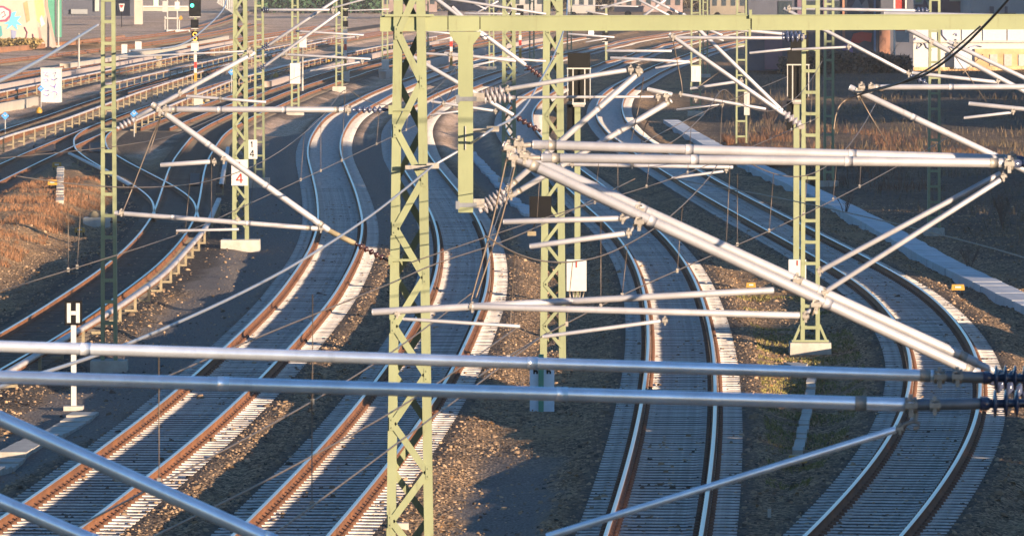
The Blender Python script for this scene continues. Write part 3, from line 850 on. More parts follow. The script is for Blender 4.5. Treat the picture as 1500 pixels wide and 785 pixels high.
# ------------------------------------------------------------------ portal beam with its hanging post
def beam():
    D = 84.98
    zc = Q(750, 35, D).z
    a, b = Q(557, 35, D).x, Q(1765, 35, D).x
    rise = 0.03
    root = thing('portal_beam', 'long yellow-green beam spanning the tracks with a hanging post below', 'beam', (a, D, zc))
    hh = 0.172
    def seg(x0, x1, name='beam_segment', yy=0.0, grow=0.0):
        za, zb = zc + rise * (x0 - a) / (b - a), zc + rise * (x1 - a) / (b - a)
        mb = MB()
        vs = []
        t = 0.012
        # box girder with proud lips at top and bottom
        for lo, hi, dep in ((-hh / 2, hh / 2, 0.075), (hh / 2, hh / 2 + t, 0.092), (-hh / 2 - t, -hh / 2, 0.092)):
            A = [(x0, -dep, za + lo), (x1, -dep, zb + lo), (x1, dep, zb + lo), (x0, dep, za + lo), (x0, -dep, za + hi), (x1, -dep, zb + hi), (x1, dep, zb + hi), (x0, dep, za + hi)]
            mb.add([(x, D + y - yy, z) for x, y, z in A], [(3, 2, 1, 0), (4, 5, 6, 7), (0, 1, 5, 4), (1, 2, 6, 5), (2, 3, 7, 6), (3, 0, 4, 7)])
        return mb.build(name, M_BEAM, root)
    X = lambda px: Q(px, 35, D).x
    seg(X(557), X(655.6)); seg(X(657), X(702.4), 'bracket_segment', 0.012); seg(X(703.8), X(1099)); seg(X(1101), X(1765))
    for px in (656.3, 703.1, 1100):
        MB().box((X(px), D, zc + rise * (X(px) - a) / (b - a)), (0.011, 0.14, hh - 0.02)).build('joint', M_BLACK, root)
    MB().box((X(1099), D - 0.1, zc + hh / 2 + 0.035), (0.035, 0.03, 0.11)).build('clamp_plate', M_BEAM, root)
    MB().box((X(1098), D - 0.1, zc - hh / 2 - 0.035), (0.03, 0.03, 0.09)).build('clamp_plate', M_BEAM, root)
    # hanging post with flared head
    zt = zc - hh / 2 - 0.016
    zb = Q(682, 311, D).z
    xc = X(682)
    w = 0.095
    poly = [(xc - w, zb), (xc + w, zb), (xc + w, Q(682, 66, D).z), (X(704), Q(682, 51, D).z), (X(704), zt), (X(658.5), zt), (X(658.5), Q(682, 51, D).z), (xc - w, Q(682, 66, D).z)]
    post = MB().prism(poly, D - 0.10, D + 0.10).build('hanging_post', M_BEAM, root)
    MB().box((xc, D - 0.112, (zt + zb) / 2 - 0.2), (0.012, 0.02, 0.3)).build('name_strip', M_WHITED, post)
    for yy in (145, 300):
        z = Q(682, yy, D).z
        MB().box((xc + 0.02, D, z), (0.24, 0.225, 0.055)).box((xc - w - 0.005, D - 0.02, z), (0.05, 0.24, 0.10)).build('bracket', M_SLEEVE, root)
        MB().box((xc + w + 0.075, D, z + 0.02), (0.14, 0.10, 0.11)).build('bracket', M_FIT, root)
    # saddles that tie the beam to the mast head
    MB().box((X(600), D - 0.13, zc + 0.105), (0.62, 0.03, 0.03)).build('saddle', M_GREEN, root)
beam()

# ------------------------------------------------------------------ cantilever arms
def P3(p, D):
    return Q(p[0], p[1], p[2] if len(p) > 2 else D)
def insulator(a, b, r, parent, n_sheds=6, material=None, sep=False):
    material = material or M_INS
    a, b = Vector(a), Vector(b)
    prof = [(0.0, r * 0.75), (0.08, r * 0.75), (0.0801, r * 0.45)]
    d = b - a
    if sep:
        core = MB().lathe(a, b, [(0, r * 0.8), (0.07, r * 0.8), (0.1, r * 0.5), (0.9, r * 0.5), (0.93, r * 0.8), (1, r * 0.8)]).build('insulator', material, parent)
        for i in range(n_sheds):
            t = 0.14 + 0.72 * i / max(1, n_sheds - 1)
            c = a + d * t; u = d.normalized() * 0.012
            MB().lathe(c - u, c + u, [(0, r * 0.55), (0.25, r * 1.45), (0.5, r * 1.6), (0.75, r * 1.4), (1, r * 0.55)], 16).build('shed', material, core)
        return core
    pr = [(0, r * 0.7), (0.08, r * 0.7)]
    for i in range(n_sheds):
        t = 0.12 + 0.76 * (i + 0.5) / n_sheds; q = 0.76 / n_sheds
        pr += [(t - q * 0.42, r * 0.5), (t - q * 0.12, r * 1.5), (t + q * 0.12, r * 1.5), (t + q * 0.42, r * 0.5)]
    pr += [(0.92, r * 0.7), (1, r * 0.7)]
    return MB().lathe(a, b, pr, 10).build('insulator', material, parent)
def clamp(p, axis, r, parent):
    p = Vector(p); ax = Vector(axis).normalized()
    mb = MB()
    r = r * 0.62
    for q in (-0.9, 0.9):
        mb.tube(p + ax * r * (q - 0.3), p + ax * r * (q + 0.3), r * 1.68, 10)
    mb.box(p + Vector((0, -r * 1.7, 0)), (r * 2.6, r * 0.5, r * 1.1))
    mb.box(p + Vector((0, -r * 1.2, -r * 1.5)), (r * 0.9, r * 0.7, r * 1.8))
    mb.box(p + Vector((0, 0, r * 1.6)), (r * 0.8, r * 1.2, r * 1.1))
    mb.tube(p + Vector((-r * 0.9, -r * 1.3, r * 1.1)), p + Vector((r * 0.9, -r * 1.3, r * 1.1)), r * 0.28, 6)
    mb.tube(p + Vector((r * 0.2, -r * 1.7, -r * 1.2)), p + Vector((r * 0.2, r * 1.5, -r * 1.2)), r * 0.3, 6)
    return mb.build('clamp', M_FIT, parent)
def arm(label, D, tubes, ins=(), clamps=(), wires=(), group='cantilever arms holding the overhead line', sep=False, n=12, base=None):
    """tubes: (part name, p0, p1, radius); points are (x, y[, D])"""
    p = P3(tubes[0][2], D) if base is None else base
    root = thing('cantilever_arm', label, 'cantilever arm', p, group)
    for t in tubes:
        nm, a, b, r = t[:4]
        A, B = P3(a, D), P3(b, D)
        m = t[4] if len(t) > 4 else M_TUBE
        u = (B - A).normalized() * min(0.012, r * 0.3)
        o = MB().path([A, A + u, B - u, B], [r * 0.86, r, r, r * 0.86], n).build(nm, m, root)
        if r > 0.03 and D < 100 and (B - A).length > 1.5:      # crimped collars where tube lengths are joined
            d_ = (B - A).normalized()
            for q in (0.035, 0.31, 0.66, 0.965):
                c_ = A.lerp(B, q + 0.02 * math.sin(A.x * 9 + q * 40))
                MB().tube(c_ - d_ * 0.03, c_ + d_ * 0.03, r * 1.07, n).build('collar', M_FIT if q in (0.035, 0.965) else m, o)
    for i in ins:
        a, b, r = i[:3]
        insulator(P3(a, D), P3(b, D), r, root, i[3] if len(i) > 3 else 6, i[4] if len(i) > 4 else None, sep)
    for c in clamps:
        q, q2, r = c
        clamp(P3(q, D), P3(q2, D) - P3(q, D), r, root)
    for pts, r in wires:
        MB().path([P3(q, D) for q in pts], r, 5).build('stay_wire', M_WIRE, root)
    return root

# nearest pair: the blurred tubes crossing the whole picture
arm('blurred thick level tube with a long thin arm hooked below its end', 35.0,
    [('top_tube', (-104, 549), (1340, 593), 0.036, M_TUBE_SKYLIT), ('end_sleeve', (1340, 593), (1440, 591), 0.030, M_SLEEVE), ('diagonal_tube', (-104, 566), (1560, 1316), 0.040, M_TUBE_SKYLIT),
     ('steady_arm', (800, 786), (1312, 629), 0.019, M_TUBE_SKYLIT)],
    [((1436, 591), (1590, 590), 0.047, 8)],
    [((1334, 593), (1340, 593), 0.042), ((1318, 627), (1340, 620), 0.022), ((1369, 593), (1375, 593), 0.036), ((-104, 552), (0, 556), 0.045)], sep=True)
r_ = arm('blurred level tube above the thick one, ending in a dark sleeve and ribbed insulator', 38.0,
    [('top_tube', (-480, 492), (1385, 551), 0.034, M_TUBE_SKYLIT), ('end_sleeve', (1385, 551), (1445, 553), 0.033, M_SLEEVE), ('diagonal_tube', (-500, 520), (1540, 1392), 0.041, M_TUBE_SKYLIT)],
    [((1440, 553), (1575, 555), 0.047, 8)], [((1376, 551), (1384, 551), 0.042), ((1402, 551), (1410, 551), 0.040), ((-480, 496), (0, 507), 0.045)], sep=True)
# a hook that ties the long arm to the tube above it
MB().path([Q(1314, 629, 35), Q(1325, 621, 35), Q(1338, 617, 35), Q(1347, 620, 35), Q(1346, 626, 35), Q(1338, 627, 35)], 0.010, 8).path([Q(1340, 618, 35), Q(1342, 606, 35), Q(1341, 596, 35)], 0.012, 8).build('hook', M_FIT, [o for o in COL.objects if o.name == 'cantilever_arm'][0])
# crossed pair
arm('front sloping arm of the crossed pair, reaching down to the ribbed insulators', 48.4,
    [('top_tube', (793, 231.5), (1476, 239), 0.034), ('pin_rod', (757, 231), (794, 231.5), 0.019, M_FIT), ('diagonal_tube', (746, 227), (1434, 549), 0.038), ('diagonal_sleeve', (1434, 549), (1446, 555), 0.032, M_SLEEVE),
     ('brace_tube', (1366 + 100, 263), (1207, 428), 0.019), ('registration_tube', (692, 449), (1172, 462), 0.024), ('registration_stay', (1178, 462), (1196, 446), 0.014),
     ('steady_arm', (795, 493), (968, 470), 0.014), ('registration_tube', (776, 361), (916, 342), 0.020), ('hook_rod', (921, 341), (934, 327), 0.012)],
    [((1446, 555), (1560, 603), 0.045, 7), ((1484, 240), (1600, 243), 0.045, 6)],
    [((768, 228), (790, 231), 0.042), ((752, 231), (770, 240), 0.044), ((936, 325), (950, 331), 0.044), ((1195, 446), (1207, 452), 0.044), ((1478, 240), (1484, 240), 0.045), ((1180, 463), (1186, 463), 0.030), ((974, 469), (980, 468), 0.024), ((921, 341), (925, 340), 0.025), ((1470, 258), (1475, 254), 0.026), ((1208, 428), (1214, 424), 0.026)])
arm('rear sloping arm of the crossed pair, tied by a brace to its level tube', 50.2,
    [('top_tube', (780, 212), (1480, 234), 0.036), ('pin_rod', (745, 215), (781, 212), 0.019, M_FIT), ('diagonal_tube', (736, 213), (1431, 532), 0.039), ('diagonal_sleeve', (1431, 532), (1462, 546), 0.028, M_TUBE),
     ('brace_tube', (1466, 254), (1200, 397), 0.020), ('registration_tube', (545, 457), (838, 441), 0.027), ('registration_tube', (838, 441), (1134, 425), 0.025),
     ('steady_arm', (590, 467), (762, 478), 0.013), ('registration_tube', (737, 325), (911, 320), 0.021), ('hook_rod', (915, 320), (934, 311), 0.012)],
    [((1462, 546), (1560, 590), 0.046, 7), ((1486, 234), (1600, 238), 0.045, 6)],
    [((760, 211), (778, 212), 0.046), ((745, 217), (760, 224), 0.046), ((936, 307), (950, 313), 0.044), ((1168, 411), (1180, 417), 0.044), ((1482, 234), (1488, 234), 0.045), ((912, 320), (918, 320), 0.028), ((692, 449), (698, 449), 0.030), ((582, 459), (584, 470), 0.026), ((1201, 397), (1207, 394), 0.026)],
    wires=[([(1195, 440), (1193, 452), (1190, 462)], 0.008)])
# arm of the tall mast towards the left
arm('arm of the tall lattice mast, its sloping tube ending in a buff cone', 84.9,
    [('top_tube', (247, 160.5), (505, 161), 0.037), ('diagonal_tube', (222, 153), (482, 338), 0.041), ('cone', (482, 338), (520, 357), 0.034, M_POST),
     ('registration_tube', (168, 312), (466, 335), 0.031), ('steady_arm', (258, 338), (350, 336), 0.018), ('support_tube', (235, 242), (308, 237), 0.030), ('stay_rod', (538, 161), (578, 161), 0.014, M_BLACK)],
    [((516, 161), (566, 161), 0.030, 5, M_INS), ((519, 356), (569, 382), 0.028, 5, M_INSR)],
    [((243, 161), (250, 161), 0.05), ((234, 162), (243, 168), 0.05), ((470, 335), (478, 336), 0.035), ((314, 237), (322, 236), 0.035), ((328, 233), (340, 242), 0.045), ((348, 322), (349, 334), 0.03), ((510, 161), (516, 161), 0.048), ((178, 311), (186, 312), 0.036)],
    wires=[([(237, 167), (223, 200), (197, 268), (180, 310)], 0.008), ([(262, 338), (258, 343)], 0.010), ([(235, 175), (218, 225)], 0.006)])
for q in (161, 381):
    MB().box(Q(572, q, 84.8), (0.05, 0.05, 0.115)).box(Q(588, q, 84.82), (0.25, 0.03, 0.03)).build('arm_bracket', M_GREEN, m600)
# pair of arms on the hanging post
arm('upper of two arms on the hanging post, with pale ribbed insulators', 85.2,
    [('top_tube', (742, 131), (918, 103), 0.030), ('diagonal_tube', (744, 275), (940, 103), 0.039)],
    [((699, 143), (742, 131), 0.05, 5, M_INSW), ((702, 304), (744, 277), 0.05, 6, M_INSW)],
    [((924, 102), (932, 101), 0.045), ((936, 103), (945, 97), 0.055), ((744, 131), (750, 130), 0.04), ((744, 276), (750, 271), 0.045)],
    wires=[([(943, 113), (935, 160), (925, 205)], 0.006)])
arm('lower of two arms on the hanging post, tip above the outermost track bend', 85.9,
    [('top_tube', (758, 143), (962, 142), 0.018), ('diagonal_tube', (748, 287), (984, 147), 0.038), ('stub_tube', (948, 131), (985, 139), 0.03)],
    [((700, 146), (756, 143), 0.045, 6, M_INSW), ((702, 309), (748, 288), 0.05, 5, M_INSW)],
    [((964, 142), (970, 142), 0.04), ((976, 141), (986, 146), 0.045), ((749, 286), (755, 283), 0.045)],
    wires=[([(962, 150), (945, 185), (938, 215)], 0.006)])
arm('thin registration tube and drooping steady arm beneath the level tubes of the crossed pair', 118,
    [('registration_tube', (830, 241), (1074, 245), 0.034), ('steady_arm', (984, 261), (1060, 251), 0.024), ('hook_rod', (1062, 252), (1066, 244), 0.02)],
    [], [((926, 242), (932, 242), 0.04), ((838, 241), (844, 241), 0.04), ((1064, 249), (1068, 248), 0.04)])
# arm outside right, D 82
arm('arm above the pale walkway, its sloping tube meeting the crossed pair', 82,
    [('top_tube', (1272, 128), (1640, 127), 0.034), ('diagonal_tube', (1244, 128), (1560, 277), 0.040), ('registration_tube', (1419, 152), (1600, 170), 0.027), ('steady_arm', (1412, 173), (1482, 165), 0.018)],
    [], [((1262, 128), (1270, 128), 0.05), ((1257, 134), (1266, 138), 0.05), ((1276, 128), (1282, 128), 0.045), ((1484, 163), (1488, 163), 0.03)],
    wires=[([(1258, 140), (1275, 170), (1300, 212)], 0.008), ([(1270, 128), (1292, 133), (1305, 128)], 0.01), ([(1390, 70), (1445, 150)], 0.006)])
arm('arm crossing in front of the white graffitied wall', 110,
    [('top_tube', (1295, 20), (1560, 26), 0.034), ('diagonal_tube', (1330, 43), (1560, 166), 0.040), ('brace_tube', (1388, 61), (1560, 143), 0.036), ('registration_tube', (1336, 107), (1463, 121), 0.03)],
    [], [((1364, 61), (1372, 65), 0.05), ((1462, 119), (1470, 122), 0.04), ((1400, 66), (1408, 70), 0.05)], wires=[([(1410, 108), (1440, 80)], 0.008)])
arm('arm on the half-shaded ladder mast sloping down past the green beam', 224,
    [('top_tube', (1160, 13), (1340, 16), 0.055), ('diagonal_tube', (1148, 13), (1333, 110), 0.065)],
    [((1340, 16), (1362, 16), 0.08, 3), ((1333, 110), (1360, 124), 0.07, 3)], [((1156, 13), (1162, 13), 0.09), ((1331, 108), (1336, 111), 0.09)], n=8)
arm('front arm of the splay-footed ladder mast with sharp sloping tube', 157.6,
    [('top_tube', (990, 55.5), (1146, 56), 0.04), ('diagonal_tube', (980, 50), (1146, 166), 0.05), ('registration_tube', (995, 138), (1122, 160), 0.036), ('steady_arm', (991, 161), (1056, 153), 0.024)],
    [((1146, 56), (1182, 55), 0.075, 4), ((1146, 166), (1176, 187), 0.065, 4, M_INSW)], [((986, 54), (992, 55), 0.07), ((1058, 153), (1062, 153), 0.05), ((1019, 146), (1024, 147), 0.05), ((997, 138), (1001, 139), 0.05)],
    wires=[([(985, 56), (998, 120), (1000, 138)], 0.012), ([(1062, 100), (1022, 128)], 0.01)])
arm('steep second arm of the splay-footed ladder mast', 158.6,
    [('top_tube', (1040, 40), (1146, 50), 0.04), ('diagonal_tube', (1000, 21), (1146, 163), 0.05), ('registration_tube', (1011, 130), (1086, 119), 0.036), ('steady_arm', (1160, 73), (1247, 69), 0.03), ('steady_arm', (1098, 78), (1158, 72), 0.03)],
    [((1146, 50), (1178, 52), 0.065, 4), ((1148, 164), (1176, 185), 0.06, 4, M_INSW)], [((1086, 119), (1092, 118), 0.06), ((1028, 128), (1032, 128), 0.05), ((1243, 69), (1250, 69), 0.05)])
for q in (54, 186):
    MB().box(Q(1174, q, 157.6), (0.14, 0.12, 0.10)).build('arm_bracket', M_FIT, m1180)
# arms of the stout lattice mast (left side)
arm('lower arm of the stout lattice mast, sloping behind the hanging post', 152.4,
    [('top_tube', (612, 78), (800, 90), 0.03), ('diagonal_tube', (602, 82), (752, 169), 0.05), ('registration_tube', (632, 149), (726, 163), 0.034), ('steady_arm', (630, 169), (674, 163), 0.024)],
    [((752, 169), (792, 193), 0.05, 4, M_INSR)], [((726, 163), (731, 163), 0.05), ((650, 152), (654, 152), 0.05)], wires=[([(640, 135), (652, 152), (664, 128)], 0.01)])
arm('upper arm of the stout lattice mast, crossing the beam near the flared bracket head', 152.4,
    [('top_tube', (640, -4), (800, 21), 0.03), ('diagonal_tube', (636, -3), (770, 96), 0.05), ('second_tube', (662, 11), (712, 58), 0.05), ('registration_tube', (651, 78), (756, 90), 0.034), ('steady_arm', (690, 97), (724, 90), 0.026)],
    [((770, 96), (795, 114), 0.05, 4, M_INSR)], [((660, 80), (664, 80), 0.05)])
# arms on the two left masts
arm('arm of the slim mast beside the H sign, sloping up behind the long level arm', 148.6,
    [('top_tube', (176, 84), (366, 75), 0.022), ('diagonal_tube', (200, 172), (374, 77), 0.05), ('registration_tube', (273, 141), (390, 150), 0.034)],
    [((172, 188), (200, 172), 0.06, 4, M_INSW)], [((366, 76), (374, 75), 0.08), ((264, 136), (272, 141), 0.06), ((323, 145), (327, 145), 0.045)])
arm('lower far arm on the slim mast behind the red-figured hectometre plate', 262.5,
    [('top_tube', (394, 15), (488, 15), 0.055), ('diagonal_tube', (389, 96), (498, 18), 0.06), ('registration_tube', (414, 80), (543, 87), 0.05), ('steady_arm', (455, 104), (528, 91), 0.04)],
    [((383, 15), (394, 15), 0.09, 3), ((378, 103), (390, 95), 0.08, 3)], [((488, 15), (494, 15), 0.10), ((531, 90), (535, 90), 0.08), ((420, 80), (424, 80), 0.07)], n=8)
arm('upper far arm on the slim mast behind the red-figured hectometre plate', 263.5,
    [('top_tube', (394, -14), (500, -12), 0.05), ('diagonal_tube', (394, 66), (502, -6), 0.06), ('registration_tube', (433, 46), (533, 52), 0.045), ('steady_arm', (492, 57), (525, 54), 0.035)],
    [((383, 72), (395, 65), 0.08, 3)], [((524, 54), (528, 54), 0.07)], n=8)
# far arms seen as pale strokes above and below the beam
def far_arm(label, D, *seg):
    return arm(label, D, [('tube', a, b, r * D / 9800) for a, b, r in seg], n=6, group='distant arms around the green beam')
far_arm('far arm crossing the sky-side of the beam near the number plate mast', 384, ((936, 1), (988, 27), 2.0), ((950, -2), (1006, 25), 2.2), ((852, 24), (960, 27), 1.8))
far_arm('far arm rising towards the number plate mast', 420, ((975, 0), (940, 26), 2.2), ((832, 50), (900, 55), 1.6), ((858, 62), (888, 57), 1.2))
far_arm('far arm over the gap between stout mast and pinkish wagon', 500, ((880, 13), (940, -4), 1.8), ((858, 17), (890, 22), 1.2), ((840, 8), (935, 10), 0.9))
far_arm('far arm between the flared bracket head and the stout lattice mast', 500, ((681, 20), (762, 21), 1.6), ((700, 18), (730, 2), 1.4), ((695, 6), (712, 14), 1.5))
far_arm('far arm low over the far tracks beside the flared bracket head', 420, ((624, 46), (664, 50), 1.6), ((640, 60), (662, 55), 1.4))
far_arm('far arm in front of the dark hedge', 420, ((488, 12), (560, -8), 1.5), ((510, 16), (570, 14), 1.0))
far_arm('far arm lying across the shaded curve beside the level crossing tubes', 300, ((888, 75), (984, 75), 2.2), ((894, 85), (1010, 91), 2.4), ((960, 100), (1006, 92), 1.8))
far_arm('far arm over the shaded curve beyond the second signal', 300, ((1040, 45), (1058, 52), 2.2), ((1045, 56), (1060, 60), 1.4))

# ------------------------------------------------------------------ wires and feeders
def wire(name, label, pts, r, material, n=5, droppers=(), cat='wire', group=None):
    P = [Vector(p) for p in pts]
    # smooth through the points
    out = []
    for i in range(len(P) - 1):
        p0, p1, p2, p3 = P[max(i - 1, 0)], P[i], P[i + 1], P[min(i + 2, len(P) - 1)]
        for k in range(8):
            t = k / 8
            out.append(0.5 * ((2 * p1) + (p2 - p0) * t + (2 * p0 - 5 * p1 + 4 * p2 - p3) * t * t + (3 * p1 - p0 - 3 * p2 + p3) * t ** 3))
    out.append(P[-1])
    if len(P) == 2: out = P
    root = MB().path(out, r, n).build(name, material)
    tag(root, label, cat, group)
    for a, b in droppers:
        MB().path([a, b], 0.0042, 4).build('dropper', material, root)
        MB().box(b, (0.03, 0.03, 0.05)).build('dropper_clip', M_FIT, root)
    return root
for q in ((634, 243, 84.7), (722, 189, 85.6)):
    p = Q(*q)
    o = MB().box(p, (0.16, 0.06, 0.07)).box(p + Vector((-0.2, 0, -0.02)), (0.3, 0.05, 0.05)).build('feeder_clamp', M_FIT)
    tag(o, 'dark clamp holding the feeder cable at the tall lattice mast' if q[0] < 700 else 'dark clamp holding the feeder cable at the hanging post', 'clamp')
ZC = 5.65
wire('feeder_cable', 'thick pale feeder cable sagging from the tall lattice mast past the H sign', [Q(-60, 590, 42), Q(0, 566, 45.5), Q(200, 498, 55), Q(400, 405, 66), Q(540, 318, 77), Q(634, 243, 84.7)], 0.0145, M_FEED, 8, cat='cable')
wire('feeder_cable', 'thick pale feeder cable swinging from the hanging post up to the stout lattice mast', [Q(634, 243, 84.7), Q(682, 215, 85.0), Q(722, 189, 85.6), Q(762, 165, 100), Q(792, 118, 122), Q(815, 73, 140), Q(829, 30, 152), Q(832, -20, 175)], 0.017, M_FEED, 8, cat='cable')
wire('feeder_cable', 'grey feeder cable running across the cabinet yard to the slim mast beside the H sign', [Q(-20, 127, 92), Q(30, 104, 104), Q(90, 70, 126), Q(143, 37, 148.7)], 0.030, M_FEED, 8, cat='cable')
wire('feeder_cable', 'thin blue-grey feeder sagging past the green signal light', [Q(190, 75, 150), Q(262, 67, 175), Q(300, 42, 200), Q(328, 12, 225), Q(334, -20, 250)], 0.026, M_FEED, 6, cat='cable')
wire('jumper_cable', 'black jumper cable looping down past the white wall', [Q(1482, -6, 74), Q(1458, 21, 75), Q(1437, 43, 76), Q(1407, 72, 78), Q(1363, 105, 80), Q(1322, 121, 81), Q(1262, 136, 82)], 0.016, M_WIREB, 6, cat='cable')
wire('jumper_cable', 'brown jumper cable hanging beside the black one', [Q(1437, 38, 78), Q(1405, 66, 79), Q(1370, 95, 80), Q(1318, 122, 81), Q(1250, 142, 82), Q(1228, 158, 82), Q(1221, 190, 82)], 0.011, M_WIRE, 6, cat='cable')
def drops(pts, zs):
    out = []
    for (x, y), h in zip(pts, zs):
        b = G(x, y, ZC)
        out.append((b + Vector((0, 0, h)), b))
    return out
def contact(label, px, z=ZC, r=0.0075, dp=(), dz=0.9):
    P = [G(x, y, z) for x, y in px]
    return wire('contact_wire', label, P, r, M_WIRE, 5, drops(dp, [dz] * len(dp)), 'wire', None)
def catenary(label, px, n=9, top=1.25, sag=0.7, y1=260):
    P = [G(x, y, ZC) for x, y in px]
    ys = np.array([p.y for p in P]); xs = np.array([p.x for p in P])
    yy = np.linspace(ys[0], min(ys[-1], y1), n * 2 + 1)
    W = []
    for i, y in enumerate(yy):
        t = (i / n) % 1.0 if i < 2 * n else 1.0
        W.append(Vector((float(np.interp(y, ys, xs)) + 0.06, y, ZC + top - sag * 4 * t * (1 - t))))
    dr = [(W[i], Vector((W[i].x - 0.06, W[i].y, ZC))) for i in range(1, 2 * n, 2)]
    return wire('messenger_wire', label, W, 0.0075, M_WIRE, 5, dr, 'wire', None)
catenary('sagging messenger wire with droppers above the track beside the buff cone arm', [(15, 422), (257, 345), (375, 294), (575, 200), (680, 150)])
catenary('sagging messenger wire with droppers over the outermost track bend', [(700, 552), (790, 495), (914, 431), (1029, 380), (1140, 332), (1277, 264)], y1=110)
catenary('sagging messenger wire with droppers above the wire from drooping steady arm', [(740, 338), (834, 308), (983, 262), (1090, 220), (1200, 172)], y1=200)
contact('brown contact wire passing the steady arm under the buff cone arm', [(-40, 440), (15, 422), (257, 345), (375, 294), (575, 200), (680, 150), (800, 95)], dp=((100, 395), (310, 322), (470, 250)))
contact('dark contact wire drawn over the rust-brown bending rails', [(-60, 865), (115, 770), (400, 620), (567, 520), (690, 430)], dp=((233, 705), (458, 588)))
contact('dark wire running up behind the tall lattice mast from the near ballast', [(225, 785), (396, 700), (602, 586), (760, 478)], 5.75, dp=())
contact('dark contact wire crossing the sleepers in front of the tall mast foot', [(340, 820), (396, 785), (632, 612), (800, 488)], dp=((457, 738),))
contact('dark wire crossing the rust rails towards the tall mast', [(240, 553), (375, 495), (567, 417), (642, 385), (770, 340), (930, 262)], 6.1, dp=())
contact('brown contact wire over the outermost track bend', [(700, 552), (790, 495), (914, 431), (1029, 380), (1140, 332), (1277, 264), (1400, 195)], dp=((880, 448), (1080, 358)))
contact('brown wire stretched from the drooping steady arm to the signal cage', [(600, 385), (740, 338), (834, 308), (983, 262), (1090, 220), (1200, 172)], 5.8, dp=((905, 288),))
contact('thin wire crossing the walkway and weeds', [(985, 262), (1140, 290), (1300, 325), (1440, 360), (1560, 395)], 6.9, r=0.006)
contact('thin wire above the dark track and slim mast', [(-30, 235), (200, 210), (300, 180), (420, 120), (520, 80)], 5.8, r=0.008)
contact('thin hanger wire pair beside the hanging post', [(700, 400), (735, 300), (752, 240)], 6.4, r=0.006)
contact('thin wire over the far curve', [(940, 210), (1040, 160), (1160, 110)], 5.8, r=0.009)
wire('stay_cable', 'loose hanger cables dropping beside the insulators of the hanging post', [Q(742, 232, 60), Q(720, 330, 60), Q(690, 440, 60)], 0.008, M_WIRE, cat='cable')
wire('stay_cable', 'second loose hanger cable ending at the long registration tube', [Q(755, 240, 60), Q(732, 330, 60), Q(697, 436, 60)], 0.008, M_WIRE, cat='cable')

# ------------------------------------------------------------------ conductor rails
def conductor(label, px, gap=5.2, w=0.17, singles=40, post_h=0.33, z=0.36):
    P = [G(x, y, z) for x, y in px]
    ys = np.array([p.y for p in P]); xs = np.array([p.x for p in P])
    o = np.argsort(ys); ys, xs = ys[o], xs[o]
    yy = np.arange(ys[0], ys[-1], 1.5)
    x_ = np.interp(yy, ys, xs)
    k = np.exp(-0.5 * (np.arange(-6, 7) / 3.0) ** 2); k /= k.sum()
    x_ = np.convolve(np.r_[2 * x_[0] - x_[6:0:-1], x_, 2 * x_[-1] - x_[-2:-8:-1]], k, 'valid')
    root = thing('conductor_rail', label, 'conductor rail', (x_[0], yy[0], 0.0), 'conductor rails')
    sec = [(-w / 2, -0.02), (-w / 2, 0.04), (-w * 0.3, 0.065), (w * 0.3, 0.065), (w / 2, 0.04), (w / 2, -0.02)]
    V, Fc = [], []
    for x, y in zip(x_, yy):
        for a, b in sec: V.append((x + a - x_[0], y - yy[0], z + b))
    n = len(sec)
    for i in range(len(yy) - 1):
        for j in range(n):
            Fc.append((i * n + j, i * n + (j + 1) % n, (i + 1) * n + (j + 1) % n, (i + 1) * n + j))
    raw_mesh('cover', V, Fc, M_COVER, None, root)
    V2 = []
    for x, y in zip(x_, yy):
        for a, b in ((-0.035, -0.10), (-0.035, -0.022), (0.035, -0.022), (0.035, -0.10)): V2.append((x + a - x_[0], y - yy[0], z + b))
    F2 = [(i * 4 + j, i * 4 + (j + 1) % 4, i * 4 + 4 + (j + 1) % 4, i * 4 + 4 + j) for i in range(len(yy) - 1) for j in range(4)]
    raw_mesh('steel_rail', V2, F2, M_RUST, None, root)
    pm = MB().box((0, 0, -0.02), (0.07, 0.10, post_h + 0.16)).box((-0.12, 0, -0.14), (0.30, 0.14, 0.07)).mesh('post', M_POST)
    c = 0
    for y in np.arange(yy[0] + 0.6, yy[-1], gap):
        if c >= singles: break
        x = float(np.interp(y, yy, x_))
        put('post', pm, root, (x + w * 0.35, y, post_h / 2 - 0.02)); c += 1
    return root
conductor('pale covered conductor rail on short posts along the oily track', [(-60, 590), (0, 552), (64, 515), (171, 452), (240, 403), (302, 335), (321, 292)], gap=5.0)
conductor('short separate piece of conductor rail beyond the posts of the oily track', [(324, 272), (329, 244), (334, 217)], gap=12)
conductor('white covered conductor rail with a row of lit brackets crossing the slim mast', [(-40, 219), (13, 199), (91, 177), (148, 156), (200, 137), (300, 104), (400, 77), (480, 60)], gap=5.5, singles=60, post_h=0.6, z=0.6)
conductor('white covered conductor rail passing the foot of the green-lit signal', [(196, 178), (250, 155), (341, 118), (430, 94), (560, 68), (640, 54)], gap=5.5, singles=60, post_h=0.6, z=0.6)
conductor('white covered conductor rail behind the graffitied cabinet', [(-40, 144), (0, 136), (59, 124), (148, 106), (250, 85), (341, 66), (420, 52)], gap=6, singles=60, post_h=0.6, z=0.6)
conductor('white covered conductor rail skirting the far yard signals', [(150, 126), (200, 114), (290, 94), (340, 82), (430, 65), (520, 50)], gap=6, singles=60, post_h=0.6, z=0.6)
conductor('curved pale guard beside the crossover bend with lit feet', [(101, 225), (125, 237), (160, 254), (192, 273)], gap=5, z=0.3)

